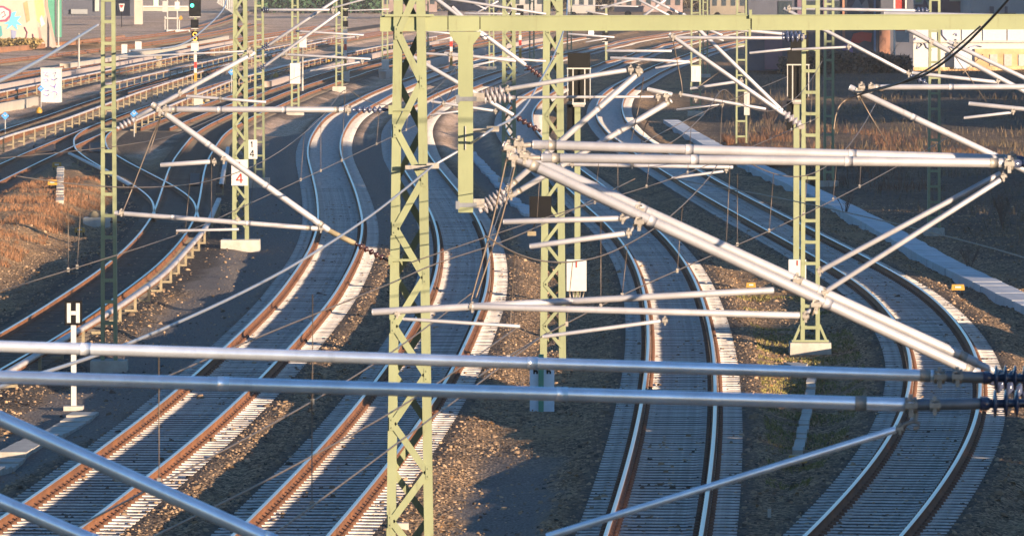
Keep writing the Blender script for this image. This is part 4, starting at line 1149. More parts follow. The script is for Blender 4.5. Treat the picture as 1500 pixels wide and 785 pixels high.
# ------------------------------------------------------------------ walkway, troughs, boards
def sweep(px, width, z0, z1):
    P = [G(x, y) for x, y in px]
    ys = np.array([p.y for p in P]); xs = np.array([p.x for p in P])
    o = np.argsort(ys); ys, xs = ys[o], xs[o]
    yy = np.arange(ys[0], ys[-1], 1.0)
    x_ = np.interp(yy, ys, xs)
    k = np.exp(-0.5 * (np.arange(-6, 7) / 3.0) ** 2); k /= k.sum()
    x_ = np.convolve(np.r_[2 * x_[0] - x_[6:0:-1], x_, 2 * x_[-1] - x_[-2:-8:-1]], k, 'valid')
    return yy, x_
def walkway():
    px = [(982, 176), (1010, 194), (1040, 211), (1100, 240), (1200, 285), (1280, 326), (1380, 383), (1500, 440), (1640, 500)]
    yy, x_ = sweep(px, 0.9, 0, 0)
    root = bpy.data.objects.new('walkway', None)
    COL.objects.link(root); root['kind'] = 'structure'
    root.location = (x_[0], yy[0], 0)
    me = [MB().taper((0, 0, -0.3), w, 1.97, w * 0.99, 1.93, 0.335).mesh('slab', M_CONCG) for w in (0.84, 0.82, 0.86)]
    rr = random.Random(5)
    for y in np.arange(yy[0] + 1, yy[-1], 2.0):
        if rr.random() < 0.015: continue
        x = float(np.interp(y, yy, x_)); dx = float(np.interp(y + 0.5, yy, x_) - np.interp(y - 0.5, yy, x_))
        put('slab', me[rr.randrange(3)], root, (x + rr.uniform(-0.015, 0.015), y, rr.uniform(-0.008, 0.008)), -math.atan(dx) + rr.uniform(-0.006, 0.006))
walkway()
def trough(label, px, width, lid=1.0, hgt=0.10, material=None):
    yy, x_ = sweep(px, width, 0, 0)
    root = thing('cable_trough', label, 'cable trough', (x_[0], yy[0], 0), 'concrete cable troughs')
    me = MB().box((0, 0, 0), (width, lid * 0.975, 0.16)).mesh('lid', material or M_CONC)
    rr = random.Random(int(px[0][0]))
    for y in np.arange(yy[0] + lid / 2, yy[-1], lid):
        x = float(np.interp(y, yy, x_)); dx = float(np.interp(y + 0.5, yy, x_) - np.interp(y - 0.5, yy, x_))
        put('lid', me, root, (x + rr.uniform(-0.012, 0.012), y, gz(x, y) + hgt - 0.08 + rr.uniform(-0.012, 0.012)), -math.atan(dx) + rr.uniform(-0.015, 0.015))
    return root
trough('row of pale trough lids ending at the orange-topped cable box', [(1190, 532), (1184, 580), (1168, 654)], 0.2)
trough('wide pale trough lids running along the path beside the rust rails', [(132, 597), (60, 634), (0, 668), (-90, 722)], 0.55)
trough('bluish trough lids in the shade between the snaking tracks', [(688, 219), (706, 237), (725, 257), (750, 285), (776, 312)], 0.42, material=M_CONCG)
trough('pale trough lids on the dry bank beside the orange boxes', [(89, 251), (88, 280), (88, 313)], 0.28)
trough('crooked pale slabs at the foot of the splay-footed mast', [(1222, 521), (1205, 528), (1192, 536)], 0.35)
def slab(label, x, y, w, d, h, mt, rz=0.0, name='concrete_slab', cat='slab'):
    p = G(x, y); p.z = gz(p.x, p.y)
    mb = MB().taper(p - Vector((0, 0, 0.05)), w, d, w * 0.96, d * 0.96, h + 0.05)
    o = mb.build(name, mt)
    return tag(o, label, cat)
slab('flat white slab lying beside the splay-footed mast', 1216, 536, 0.62, 0.8, 0.06, M_WHITED)
slab('small upright orange-brown stub in the dark gravel between two curved tracks', 1127, 755, 0.06, 0.06, 0.16, M_CONC, name='marker_stub', cat='marker')
slab('pale stone lying in the gravel at the tall lattice mast foot', 590, 770, 0.2, 0.2, 0.1, M_CONC, name='loose_stone', cat='stone')
def boards(label, x0, x1, y0, y1):
    a, b = G((x0 + x1) / 2, y1), G((x0 + x1) / 2, y0)
    w = (x1 - x0) / F * (a.y + b.y) / 2
    root = thing('crossing_boards', label, 'boards', a)
    n = max(3, int((b.y - a.y) / 1.4)); st = (b.y - a.y) / n
    for i in range(n):
        c = a.lerp(b, (i + 0.5) / n)
        MB().box(c + Vector((0, 0, 0.03)), (w, st * 0.94, 0.06)).build('board', M_WOOD, root)
boards('dark boards laid between the rails where the crossover begins', 50, 80, 213, 223)
boards('dark boards between the rails inside the crossover bend', 131, 149, 211, 224)
boards('dark boards beside the end of the crossover rail', 278, 293, 256, 273)

def sun_strip(label, px, width, h, mt):  # added strips whose upright faces catch the low sun and brighten the yard
    yy, x_ = sweep(px, width, 0, 0)
    o = Vector((x_[0], yy[0], 0))
    V = []
    for x, y in zip(x_, yy):
        for a, b in ((-width / 2, -0.3), (-width / 2, h), (width / 2, h), (width / 2, -0.3)): V.append((x + a, y, b))
    Fc = [(i * 4 + j, i * 4 + j + 1, i * 4 + 5 + j, i * 4 + 4 + j) for i in range(len(yy) - 1) for j in range(3)] + [(0, 1, 2, 3)]
    tag(raw_mesh('sun_strip', V, Fc, mt), label, 'low wall', 'strips added along the yard tracks to catch sun')
sun_strip('pinkish strip added to catch sun behind the graffitied cabinet', [(-60, 142), (0, 133), (59, 122), (92, 114), (148, 104), (260, 82), (340, 66)], 0.5, 0.42, M_PINK)
sun_strip('white strip added to catch sun below the rusty siding', [(-60, 175), (0, 160), (30, 155), (54, 150)], 0.4, 0.35, M_SKIN)
sun_strip('pale strip added to catch sun passing the small white cabinets', [(95, 100), (150, 92), (215, 80), (262, 72), (330, 58)], 0.8, 0.35, M_SKIN)
sun_strip('pale strip added to catch sun beyond the tall white mast box', [(392, 128), (440, 114), (500, 97), (560, 82), (640, 66)], 0.5, 0.4, M_PINK)
sun_strip('pale strip added to catch sun between the far signals', [(560, 112), (640, 92), (720, 74), (800, 60)], 0.5, 0.35, M_PINK)
sun_strip('rust-stained strip added to catch sun at the edge of the far siding', [(-40, 78), (40, 72), (110, 65), (180, 57)], 0.5, 0.35, M_STAINED)

# ------------------------------------------------------------------ small boxes
def cable_box(label, x, y, w, h, legs=True):
    p = G(x, y); p.z = gz(p.x, p.y)
    root = thing('cable_box', label, 'cable box', p, 'orange cable boxes')
    z = 0.12 if legs else 0.0
    MB().taper(p + Vector((0, 0, z)), w, w * 0.6, w * 0.9, w * 0.5, h).build('housing', M_YEL, root)
    MB().box(p + Vector((0, -w * 0.3, z + h * 0.55)), (w * 0.45, 0.012, h * 0.3)).build('label_plate', M_WHITE, root)
    for s in (-1, 1):
        MB().box(p + Vector((s * w * 0.32, 0, z / 2 - 0.05)), (0.04, 0.04, z + 0.1)).build('leg', M_BLACK, root)
cable_box('orange cable box at the end of the pale trough lids', 1168, 672, 0.35, 0.14)
cable_box('orange cable box in the weeds between outermost bend and walkway', 1403, 424, 0.37, 0.16)
cable_box('orange cable box behind the lower sloping tube near the splay-footed mast', 1100, 420, 0.27, 0.14)
cable_box('orange cable box at the head of the bank trough', 83.5, 250, 0.40, 0.22)
cable_box('orange cable box beside the bank trough', 77, 291, 0.36, 0.20)
cable_box('orange cable box on the dark gravel below the point machine', 117, 337, 0.36, 0.16)
def point_machine():
    p = G(142, 322); p.z = gz(p.x, p.y)
    root = thing('point_machine', 'white point machine with buff lumps on top beside the crossover end', 'point machine', p)
    MB().taper(p, 0.95, 0.7, 0.9, 0.66, 0.36).build('housing', M_WHITED, root)
    MB().lathe(p + Vector((-0.1, 0, 0.36)), p + Vector((-0.1, 0, 0.58)), [(0, 0.17), (0.6, 0.16), (1, 0.08)], 10).build('cap', M_POST, root)
    MB().lathe(p + Vector((0.3, 0.1, 0.36)), p + Vector((0.3, 0.1, 0.5)), [(0, 0.14), (0.7, 0.12), (1, 0.06)], 10).build('cap', M_WHITED, root)
    MB().tube(p + Vector((0.45, 0, 0.2)), p + Vector((2.1, 0.4, 0.14)), 0.035, 6).build('drive_rod', M_CLIP, root)
point_machine()

# ------------------------------------------------------------------ signs
def strokes(segs, cx_, cz, w, h, y, t, parent, name, material):
    mb = MB()
    for (x0, z0), (x1, z1) in segs:
        mb.bar((cx_ + (x0 - 0.5) * w, y, cz + (z0 - 0.5) * h), (cx_ + (x1 - 0.5) * w, y, cz + (z1 - 0.5) * h), t, 0.012)
    return mb.build(name, material, parent)
ONE = [((0.5, 0), (0.5, 1)), ((0.5, 1), (0.25, 0.72))]
FOUR = [((0.72, 0), (0.72, 1)), ((0.72, 1), (0.05, 0.3)), ((0.02, 0.3), (1.0, 0.3))]
def h_sign():
    p = G(108, 592); p.z = gz(p.x, p.y)
    k = F / p.y
    root = thing('stop_board', 'black board with a white letter H on a white post', 'sign', p)
    zb = (592 - 468) / k; zt = (592 - 432) / k; w = 25.5 / k
    MB().box(p + Vector((0, 0.03, zb / 2)), (0.105, 0.08, zb)).build('post', M_WHITE, root)
    MB().box(p + Vector((0, 0, (zb + zt) / 2)), (w, 0.03, zt - zb)).build('board', M_BLACK, root)
    c = p + Vector((0, -0.022, (zb + zt) / 2))
    mb = MB()
    for s in (-1, 1): mb.box(c + Vector((s * w * 0.26, 0, 0)), (w * 0.22, 0.012, (zt - zb) * 0.8))
    mb.box(c, (w * 0.32, 0.012, (zt - zb) * 0.16))
    mb.build('letter', M_WHITE, root)
    MB().box(p + Vector((0, 0, 0.02)), (0.4, 0.4, 0.12)).build('foot', M_CONC, root)
h_sign()
def km_sign(label, x0, x1, y0, y1, D, ink):
    a, b = Q(x0, y0, D), Q(x1, y1, D)
    c = (a + b) / 2; w, h = b.x - a.x, a.z - b.z
    root = thing('hectometre_sign', label, 'sign', c, 'hectometre signs')
    MB().box(c, (w, 0.02, h)).build('plate', M_WHITE, root)
    strokes(ONE, c.x, c.z + h * 0.26, w * 0.34, h * 0.3, c.y - 0.017, w * 0.075, root, 'figure', ink)
    strokes(FOUR, c.x, c.z - h * 0.22, w * 0.42, h * 0.36, c.y - 0.017, w * 0.075, root, 'figure', ink)
    MB().box(c + Vector((0, 0.05, 0)), (w * 0.5, 0.08, 0.06)).build('bracket', M_GREEN, root)
km_sign('white hectometre plate with red figures 1 and 4', 339, 363, 234, 272, m352.location.y - 0.25, M_REDP)
km_sign('pale blue-shaded hectometre plate with black figures 1 and 4', 361.5, 377, 205, 233, m380.location.y - 0.25, M_BLACK)
def board_sign():
    p = G(794, 588); p.z = gz(p.x, p.y)
    k = F / p.y
    root = thing('notice_board', 'upright blue-white notice plate with dark glyphs behind a dark green post', 'sign', p)
    h, w = 68 / k, 36 / k
    c = p + Vector((0, 0.05, h / 2))
    MB().box(c, (w, 0.02, h)).build('plate', mat('bluish_plate', (0.52, 0.60, 0.70), 0.5, var=0.1), root)
    for s in (-1, 1):
        strokes([((0.3, 0), (0.3, 1)), ((0.3, 0.5), (0.75, 0.5)), ((0.75, 0.5), (0.75, 0))], c.x + s * w * 0.27, c.z + h * 0.38, w * 0.26, h * 0.13, c.y - 0.016, 0.035, root, 'glyph', M_BLACK)
    MB().box(p + Vector((-0.02, 0.0, h * 0.62)), (0.11, 0.07, h * 1.24)).build('post', M_TEAL, root)
board_sign()
def shape_on(root, name, x, y, px, D, material, off=0.02):        # a flat patch traced in pixels on an upright face at Y = D
    poly = [(Q(a, b, D).x, Q(a, b, D).z) for a, b in px]
    return MB().prism(poly, D - off, D - off * 0.3).build(name, material, root)

# ------------------------------------------------------------------ signals
def rear_signal(label, x, D, y_top, y_bot, w_px, box, pole_px=10, upper=None):
    k = F / D
    g = Vector((Q(x, 0, D).x, D, 0)); g.z = gz(g.x, g.y)
    root = thing('railway_signal', label, 'signal', g, 'signals seen from behind')
    zt, zb = Q(x, y_top, D).z, Q(x, y_bot, D).z
    xc = g.x + 2 / k
    pw = pole_px / k
    hw = w_px / k
    MB().box((xc - 2 / k, D, (zb + g.z) / 2), (pw * 0.85, 0.14, zb - g.z)).build('post', M_GREEN, root)
    head = MB().box((xc, D + 0.16, (zt + zb) / 2 + 0.03), (hw * 0.9, 0.24, zt - zb - 0.06)).build('signal_head', M_CHAR, root)
    zh = zt - (zt - zb) * 0.29
    MB().box((xc, D - 0.02, (zt + zh) / 2), (hw, 0.20, zt - zh)).build('hood', M_CHAR, head)
    # white service cage around the head
    r = 0.022
    for i, q in enumerate((-0.5, -0.26, 0.26, 0.5)):
        zlow = zb if abs(q) < 0.4 else zb + 0.12
        MB().bar((xc + q * hw, D - 0.14, zh - 0.02), (xc + q * hw, D - 0.14, zlow), 0.034 if abs(q) < 0.4 else 0.022, 0.03).build('cage_bar', M_WHITED, root)
    MB().bar((xc - hw * 0.54, D - 0.14, zh - 0.02), (xc + hw * 0.54, D - 0.14, zh - 0.02), 0.035, 0.035).build('cage_rail', M_WHITED, root)
    MB().bar((xc - hw * 0.3, D - 0.14, zb), (xc + hw * 0.3, D - 0.14, zb), 0.06, 0.035).build('cage_rail', M_WHITED, root)
    MB().box((xc, D - 0.05, zb - 0.06), (hw * 0.5, 0.3, 0.05)).build('step', M_FIT, root)
    MB().box((xc - hw * 0.36, D + 0.1, zb - 0.42), (hw * 0.34, 0.2, 0.8)).build('lower_panel', M_BLACK, root)
    x0, x1, y0, y1 = box
    a, b = Q(x0, y0, D - 0.2), Q(x1, y1, D - 0.2)
    c = (a + b) / 2
    bx = MB().box(c, (b.x - a.x, 0.26, a.z - b.z)).build('relay_box', M_WHITE, root)
    MB().box(c + Vector((0, -0.14, (a.z - b.z) * 0.36)), (0.03, 0.02, (a.z - b.z) * 0.22)).build('mark', M_REDP, bx)
    mb = MB()
    for i in range(5): mb.tube(Vector((a.x + (b.x - a.x) * (0.12 + 0.19 * i), D - 0.2, b.z)), Vector((a.x + (b.x - a.x) * (0.2 + 0.15 * i), D - 0.15, b.z - 0.2)), 0.022, 6)
    mb.build('cable_tails', M_FIT, root)
    if upper:
        MB().box(Q(upper[0], upper[1], D + 0.2), (upper[2] / k, 0.25, upper[3] / k)).build('upper_screen', M_CHAR, root)
    return root
rear_signal('black signal screen in a white cage between the two lattice masts', 846, 180.5, 78, 152, 33, (830, 859, 380, 426))
rear_signal('black signal screen in a white cage beside the splay-footed mast', 1167, 186, 72, 148, 31, (1155, 1180.5, 380, 415), upper=(1171, 60, 26, 26))
def hung_signal():
    D = m810.location.y - 0.45
    c = Q(791.5, 303, D); k = F / D
    root = thing('signal_screen', 'square black signal screen hung on the stout lattice mast', 'signal', c)
    MB().box(c, (32 / k, 0.14, 31 / k)).build('screen', M_BLACK, root)
    MB().box(c + Vector((0, 0.14, 0.1)), (0.5, 0.16, 0.06)).build('bracket', M_GREEN, root)
    MB().box(c + Vector((0, 0.14, -0.12)), (0.5, 0.16, 0.06)).build('bracket', M_GREEN, root)
    MB().box(Q(779, 342, D), (0.2, 0.2, 0.1)).build('junction_box', M_POST, root)
    MB().tube(Q(779, 342, D), c, 0.02, 6).build('cable', M_BLACK, root)
hung_signal()
def front_signal(label, x, yb, bands, heads, lamps=(), plates=(), basebox=None, pw=4):
    p = G(x, yb); p.z = gz(p.x, p.y); D = p.y; k = F / D
    root = thing('railway_signal', label, 'signal', p, 'far yard signals')
    ylo = yb
    zs = lambda y: Q(x, y, D).z
    top = min([h[2] for h in heads] + [b[0] for b in bands])
    MB().box((p.x, D, (zs(top) + p.z) / 2), (pw / k * 0.8, 0.1, zs(top) - p.z)).build('post', M_GREEN, root)
    for y0, y1, m in bands:
        MB().box((p.x, D - 0.06, (zs(y0) + zs(y1)) / 2), (pw / k, 0.03, zs(y0) - zs(y1))).build('band', m, root)
    for x0, x1, y0, y1 in heads:
        a, b = Q(x0, y0, D), Q(x1, y1, D)
        hd = MB().box(((a.x + b.x) / 2, D - 0.08, (a.z + b.z) / 2), (b.x - a.x, 0.14, a.z - b.z)).build('signal_head', M_BLACK, root)
        MB().box(((a.x + b.x) / 2, D - 0.16, b.z + 0.03), ((b.x - a.x) * 0.95, 0.05, 0.05)).build('lip', M_WHITED, hd)
    for xx, yy, r, m in lamps:
        c = Q(xx, yy, D - 0.16)
        MB().tube(c, c + Vector((0, -0.05, 0)), r / k, 12).build('lamp', m, root)
    for x0, x1, y0, y1, m in plates:
        a, b = Q(x0, y0, D), Q(x1, y1, D)
        MB().box(((a.x + b.x) / 2, D - 0.1, (a.z + b.z) / 2), (b.x - a.x, 0.06, a.z - b.z)).build('plate', m, root)
    if basebox:
        x0, x1, y0, y1 = basebox
        a, b = Q(x0, y0, D - 0.3), Q(x1, y1, D - 0.3)
        MB().box(((a.x + b.x) / 2, D - 0.3, (a.z + b.z) / 2), (b.x - a.x, 0.4, a.z - b.z)).build('relay_box', M_WHITED, root)
    return root
fs = front_signal('signal showing a green light above an orange figure on a banded post', 286.5, 157, [(76, 91, M_WHITE), (91, 100, M_RED), (100, 107, M_WHITE), (107, 119, M_YEL), (119, 139, M_POST)],
    [(277, 294.5, -22, 26), (279.5, 291, 29, 43), (280.5, 290.5, 46, 62)], [(281.5, 8.5, 2.6, M_GLOW_G)], [(280, 291, 63, 75, M_WHITE)], (284, 297, 140, 157))
D_ = fs.location.y - 0.19
mb = MB()
for dz in (-3.1, 3.1):
    c = Q(285.5, 54 + dz, D_)
    mb.path([c + Vector((math.cos(a) * 0.11, 0, math.sin(a) * 0.11)) for a in np.linspace(0, 2 * math.pi, 13)], 0.03, 6)
mb.build('figure', M_GLOW_O, fs)
front_signal('black-headed signal with red and white bands next to a thin far mast', 506, 121, [(53, 65, M_WHITE), (65, 74, M_RED), (74, 86, M_WHITE), (86, 94, M_YEL)], [(499, 511, -18, 14), (500, 510, 16, 26), (499.5, 510, 31, 41)], (), [(501, 509, 43, 53, M_WHITE)], (504, 512, 105, 120))
front_signal('banded post with red patch between the tall mast and the hanging post', 661, 106, [(56, 61, M_WHITE), (61, 69, M_RED), (69, 76, M_WHITE), (76, 96, M_YEL)], [(656, 666, 8, 30)], (), (), (657, 668, 97, 108))
front_signal('banded post with red and yellow patches next to the stout lattice mast', 762, 108, [(52, 59, M_WHITE), (59, 67, M_RED), (67, 71, M_WHITE), (71, 88, M_YEL)], [(757, 767, 8, 26)], (), (), (757, 768, 92, 110))
front_signal('dark slim signal in the far shaded yard under the beam', 888, 90, [(60, 66, M_WHITE)], [(882, 891, 48, 62), (882, 890, 0, 8)], (), [(862, 870, 45, 51, mat('bluish_plate', (0.5, 0.6, 0.7)))])
# plates and boxes fixed to masts
def fixed_box(name, label, x0, x1, y0, y1, D, mt, dep=0.15, cat='box', mark=True):
    a, b = Q(x0, y0, D), Q(x1, y1, D); c = (a + b) / 2
    root = thing(name, label, cat, c)
    MB().box(c, (b.x - a.x, dep, a.z - b.z)).build('housing', mt, root)
    MB().box(c + Vector((0, -dep / 2 - 0.012, (a.z - b.z) * 0.06)), ((b.x - a.x) * 0.12, 0.02, (a.z - b.z) * 0.5)).build('mark', M_CONCG if mark else mt, root)
    return root
fixed_box('switch_box', 'tall white box on the front of a far ladder mast', 425, 440, 93, 123, m432.location.y - 0.25, M_WHITE)
fixed_box('switch_box', 'white box on a thin stalk beside the far ladder mast', 438.5, 449, 54, 70, 440, M_WHITE)
fixed_box('switch_box', 'white box at the foot of the far mast under the beam end', 559, 570, 87, 105, m562.location.y - 0.3, M_WHITE)
fixed_box('number_plate', 'white number plate with dark strokes on a far ladder mast', 1012.5, 1026.5, 97, 120, m1018.location.y - 0.25, M_WHITE, 0.03, 'sign')
fixed_box('switch_box', 'narrow white box fixed to the slender mast among russet weeds', 1090, 1098, 135, 169, m1085.location.y - 0.2, M_WHITED)
MB().tube(Q(443, 70, 440), G(443, 134), 0.07, 6).build('stalk', M_WHITED, [o for o in COL.objects if o.get('label', '').startswith('white box on a thin stalk')][0])
# blue diamond signs of the electrified yard
def diamond(label, x, y, ybase, r=5.0, cross=True):
    g = G(x, ybase); g.z = gz(g.x, g.y); D = g.y; k = F / D
    root = thing('diamond_sign', label, 'sign', g, 'blue diamond signs')
    c = Q(x, y, D)
    q = r / k
    poly = [(c.x - q, c.z), (c.x, c.z - q), (c.x + q, c.z), (c.x, c.z + q)]
    MB().prism(poly, D - 0.02, D).build('plate', M_BLUE, root)
    MB().box((c.x, D - 0.03, c.z), (q * 0.7, 0.012, q * 0.2)).box((c.x - q * 0.3, D - 0.03, c.z + q * 0.15), (q * 0.16, 0.012, q * 0.5)).box((c.x + q * 0.3, D - 0.03, c.z + q * 0.15), (q * 0.16, 0.012, q * 0.5)).build('symbol', M_WHITE, root)
    MB().tube(g, Vector((c.x, D + 0.03, c.z)), 0.03, 6).build('post', M_WHITED, root)
diamond('blue diamond sign above the sloping arm of the slim mast', 196.5, 167, 200, 6.0)
diamond('pale blue diamond sign between banded signal post and lattice mast', 339, 106, 137, 5.0)
diamond('pale blue diamond sign in front of the graffitied cabinet', 60, 130, 154, 5.0)
diamond('grey-blue diamond sign at the edge of the yard', 7.5, 170, 196, 6.0)

# ------------------------------------------------------------------ cabinets and posts in the yard
def cabinet(label, x0, x1, y0, y1, mt=None, marks=(), dep=0.6, lid=True, group=None):
    p = G((x0 + x1) / 2, y1); D = p.y; k = F / D
    w, h = (x1 - x0) / k, (y1 - y0) / k
    root = thing('relay_cabinet', label, 'cabinet', p, group)
    MB().box(p + Vector((0, dep / 2, h / 2 - 0.1)), (w, dep, h + 0.2)).build('housing', mt or M_WHITE, root)
    if lid: MB().box(p + Vector((0, dep / 2, h + 0.03)), (w * 1.06, dep * 1.1, 0.06)).build('roof', M_WHITED, root)
    MB().box(p + Vector((w * 0.2, -0.012, h * 0.5)), (0.02, 0.02, h * 0.9)).build('door_seam', M_CONCG, root)
    if marks:
        mb = MB()
        for pts in marks:
            P = [Q(a, b, D - 0.015) for a, b in pts]
            mb.path(P, 0.028, 5)
        mb.build('graffiti', mat('graffiti_violet', (0.16, 0.14, 0.42), 0.6), root)
    return root
cabinet('tall white relay cabinet covered in violet graffiti scrawl', 60, 90, 101, 147, M_WHITE,
    [[(64, 107), (70, 106), (66, 111), (71, 112)], [(64, 117), (69, 116), (71, 119), (66, 120)], [(74, 126), (79, 128), (82, 123), (80, 130)], [(76, 136), (80, 134), (84, 137), (83, 140)], [(66, 133), (72, 133)], [(78, 108), (82, 106), (80, 112)], [(75, 116), (79, 118), (84, 115)], [(64, 139), (70, 141), (72, 138)]])
cabinet('small white relay cabinet beyond the slim mast, the one nearer it', 178, 186, 66, 80, M_WHITE, group='yard cabinets')
cabinet('small white relay cabinet beside the green-lit signal', 198, 207, 62, 78, M_WHITE, group='yard cabinets')
cabinet('low buff cabinet between conductor rails near the banded post', 229, 237, 82, 98, M_POST, dep=0.5)
def pole(label, x, y0, y1, w, mt=M_WHITED):
    g = G(x, y1); D = g.y
    o = MB().path([g - Vector((0, 0, 0.2)), Q(x, (y0 + y1) / 2, D), Q(x, y0, D)], [w / 2 * D / F, w / 2 * D / F, w * 0.42 * D / F], 8).build('slim_post', mt)
    MB().box(g + Vector((0, 0, 0.1)), (w * 2 * D / F, w * 2 * D / F, 0.2)).build('foot', M_CONC, o)
    tag(o, label, 'post')
pole('thin white post in front of the graffitied bridge pier', 6.5, -30, 68, 3)
pole('thin buff post beside the green pier columns', 85.5, -20, 70, 2.6)
pole('short buff post standing before the rusty siding', 115.5, 49, 103, 2.8)
# yellow lumps and fittings strewn in the yard
for x, y, r, m, l in [(303, 152, 0.2, M_POST, 'buff rounded fitting beside the banded signal post'), (297, 156, 0.16, M_YEL, 'yellow rounded fitting at the foot of the banded signal post'),
                      (404, 114, 0.22, M_YEL, 'larger yellow fitting near the tall white mast box'), (397, 118, 0.16, M_POST, 'small buff fitting near the tall white mast box'),
                      (481, 93, 0.18, M_YEL, 'yellow fitting near the black-headed banded signal'), (57, 166, 0.2, M_YEL, 'yellow fitting on the rail below the graffitied cabinet')]:
    p = G(x, y)
    o = MB().lathe(p, p + Vector((0, 0, r * 1.7)), [(0, r * 0.9), (0.35, r), (0.7, r * 0.8), (1, r * 0.25)], 9).build('track_fitting', m)
    tag(o, l, 'track fitting', 'rounded fittings in the yard')

# ------------------------------------------------------------------ far backdrop
def face(name, px, D, dep, mt, root):
    poly = [(Q(a, b, D).x, Q(a, b, D).z) for a, b in px]
    return MB().prism(poly, D, D + dep).build(name, mt, root)
def pier():
    D = G(30, 70).y
    root = thing('bridge_pier', 'pale splayed bridge pier with blue and purple graffiti', 'bridge', G(30, 70))
    face('shaft', [(-90, 73), (58, 73), (42, -60), (-90, -60)], D, 5, M_SKIN, root)
    face('buttress', [(46, 73), (79, 72), (66, 10), (64, -60), (46, -60)], D + 1.2, 4, M_PINK, root)
    Dg = D - 0.03
    face('graffiti', [(-20, 9), (5, 9), (16, 15), (17, 23), (10, 32), (-20, 34)], Dg, 0.02, mat('paint_maroon', (0.22, 0.05, 0.10)), root)
    face('graffiti', [(-20, 12), (4, 12), (13, 17), (13, 23), (7, 29), (-20, 31)], Dg - 0.03, 0.02, M_WHITE, root)
    face('graffiti', [(17, 19), (24, 17), (21, 25), (31, 24), (25, 31), (33, 38), (24, 36), (26, 45), (18, 37), (9, 44), (13, 36), (5, 35), (14, 31)], Dg - 0.02, 0.02, mat('paint_cyan', (0.10, 0.42, 0.62)), root)
    face('graffiti', [(42, -5), (62, -5), (66, 22), (58, 34), (47, 24)], D + 1.16, 0.02, mat('paint_yellow', (0.60, 0.50, 0.14)), root)
    face('graffiti', [(58, 28), (61, 22), (66, 36), (60, 40)], D + 1.14, 0.02, mat('paint_mint', (0.35, 0.55, 0.42)), root)
    face('graffiti', [(-20, 40), (2, 38), (4, 52), (-6, 60), (-20, 58)], Dg, 0.02, mat('paint_teal', (0.06, 0.24, 0.26)), root)
    face('graffiti', [(16, 44), (24, 46), (22, 62), (17, 60)], Dg - 0.01, 0.02, mat('paint_slate', (0.20, 0.22, 0.34)), root)
    face('graffiti', [(34, 5), (40, 2), (44, 30), (39, 34)], Dg, 0.02, mat('paint_sand', (0.30, 0.24, 0.12)), root)
    face('graffiti', [(52, 44), (58, 40), (62, 60), (56, 66)], D + 1.15, 0.02, mat('paint_rose', (0.34, 0.18, 0.17)), root)
    for pts in ([(2, 20), (6, 17), (8, 23), (3, 26)], [(-4, 16), (0, 22), (-3, 27)], [(36, 40), (40, 48), (38, 58)], [(48, 50), (50, 60), (49, 68)]):
        MB().path([Q(a, b, Dg - 0.04) for a, b in pts], 0.05, 5).build('graffiti', mat('paint_maroon', (0.22, 0.05, 0.10)), root)
    z = 5.4
    x0, x1 = Q(-200, 0, D).x, Q(320, 0, D).x
    MB().box(((x0 + x1) / 2, D + 20, z + 0.9), (x1 - x0, 42, 1.8)).build('deck', M_CONCG, root)
    for px in (74, 87):
        p = G(px, 55)
        MB().box((p.x, p.y, 2.7), (0.9 if px < 80 else 0.45, 0.9, 5.4)).build('column', M_TEAL, root)
    for px in (-60, 203):
        p = G(px, 36)
        MB().box((p.x, p.y, 2.7), (1.0, 1.2, 5.4)).build('column', M_SKIN, root)
pier()
def simple(name, label, cat, px, D, dep, mt, bits=(), group=None):
    xs = [a for a, _ in px]
    root = thing(name, label, cat, (Q(sum(xs) / len(xs), 0, D).x, D, 0), group)
    face('wall', px, D, dep, mt, root)
    for nm, poly, m, off in bits:
        face(nm, poly, D - off, off * 0.8, m, root)
    return root
def rect(x0, x1, y0, y1): return [(x0, y1), (x1, y1), (x1, y0), (x0, y0)]
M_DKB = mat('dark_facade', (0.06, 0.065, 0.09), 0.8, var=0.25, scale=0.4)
M_PUR = mat('purple_panel', (0.13, 0.08, 0.11), 0.8, var=0.2, scale=0.4)
M_GRYB = mat('grey_facade', (0.22, 0.23, 0.24), 0.8, var=0.15, scale=0.3)
M_INKB = mat('paint_slate', (0.20, 0.22, 0.34), 0.8)
M_STAIN = mat('stained_brick', (0.50, 0.34, 0.18), 0.9, var=0.25, scale=0.6, col2=(0.30, 0.17, 0.09), w2=0.5)
simple('shade_backdrop', 'dark backdrop added for the shade under the bridge', 'wall', rect(92, 204, -80, 24), 830, 2, M_DKB,  # dark sheet standing in for the gloom beneath the deck
       [('pillar', rect(139, 145, -40, 17), M_WHITED, 0.4), ('ledge', rect(104, 128, 14, 21), M_GRYB, 0.4)])
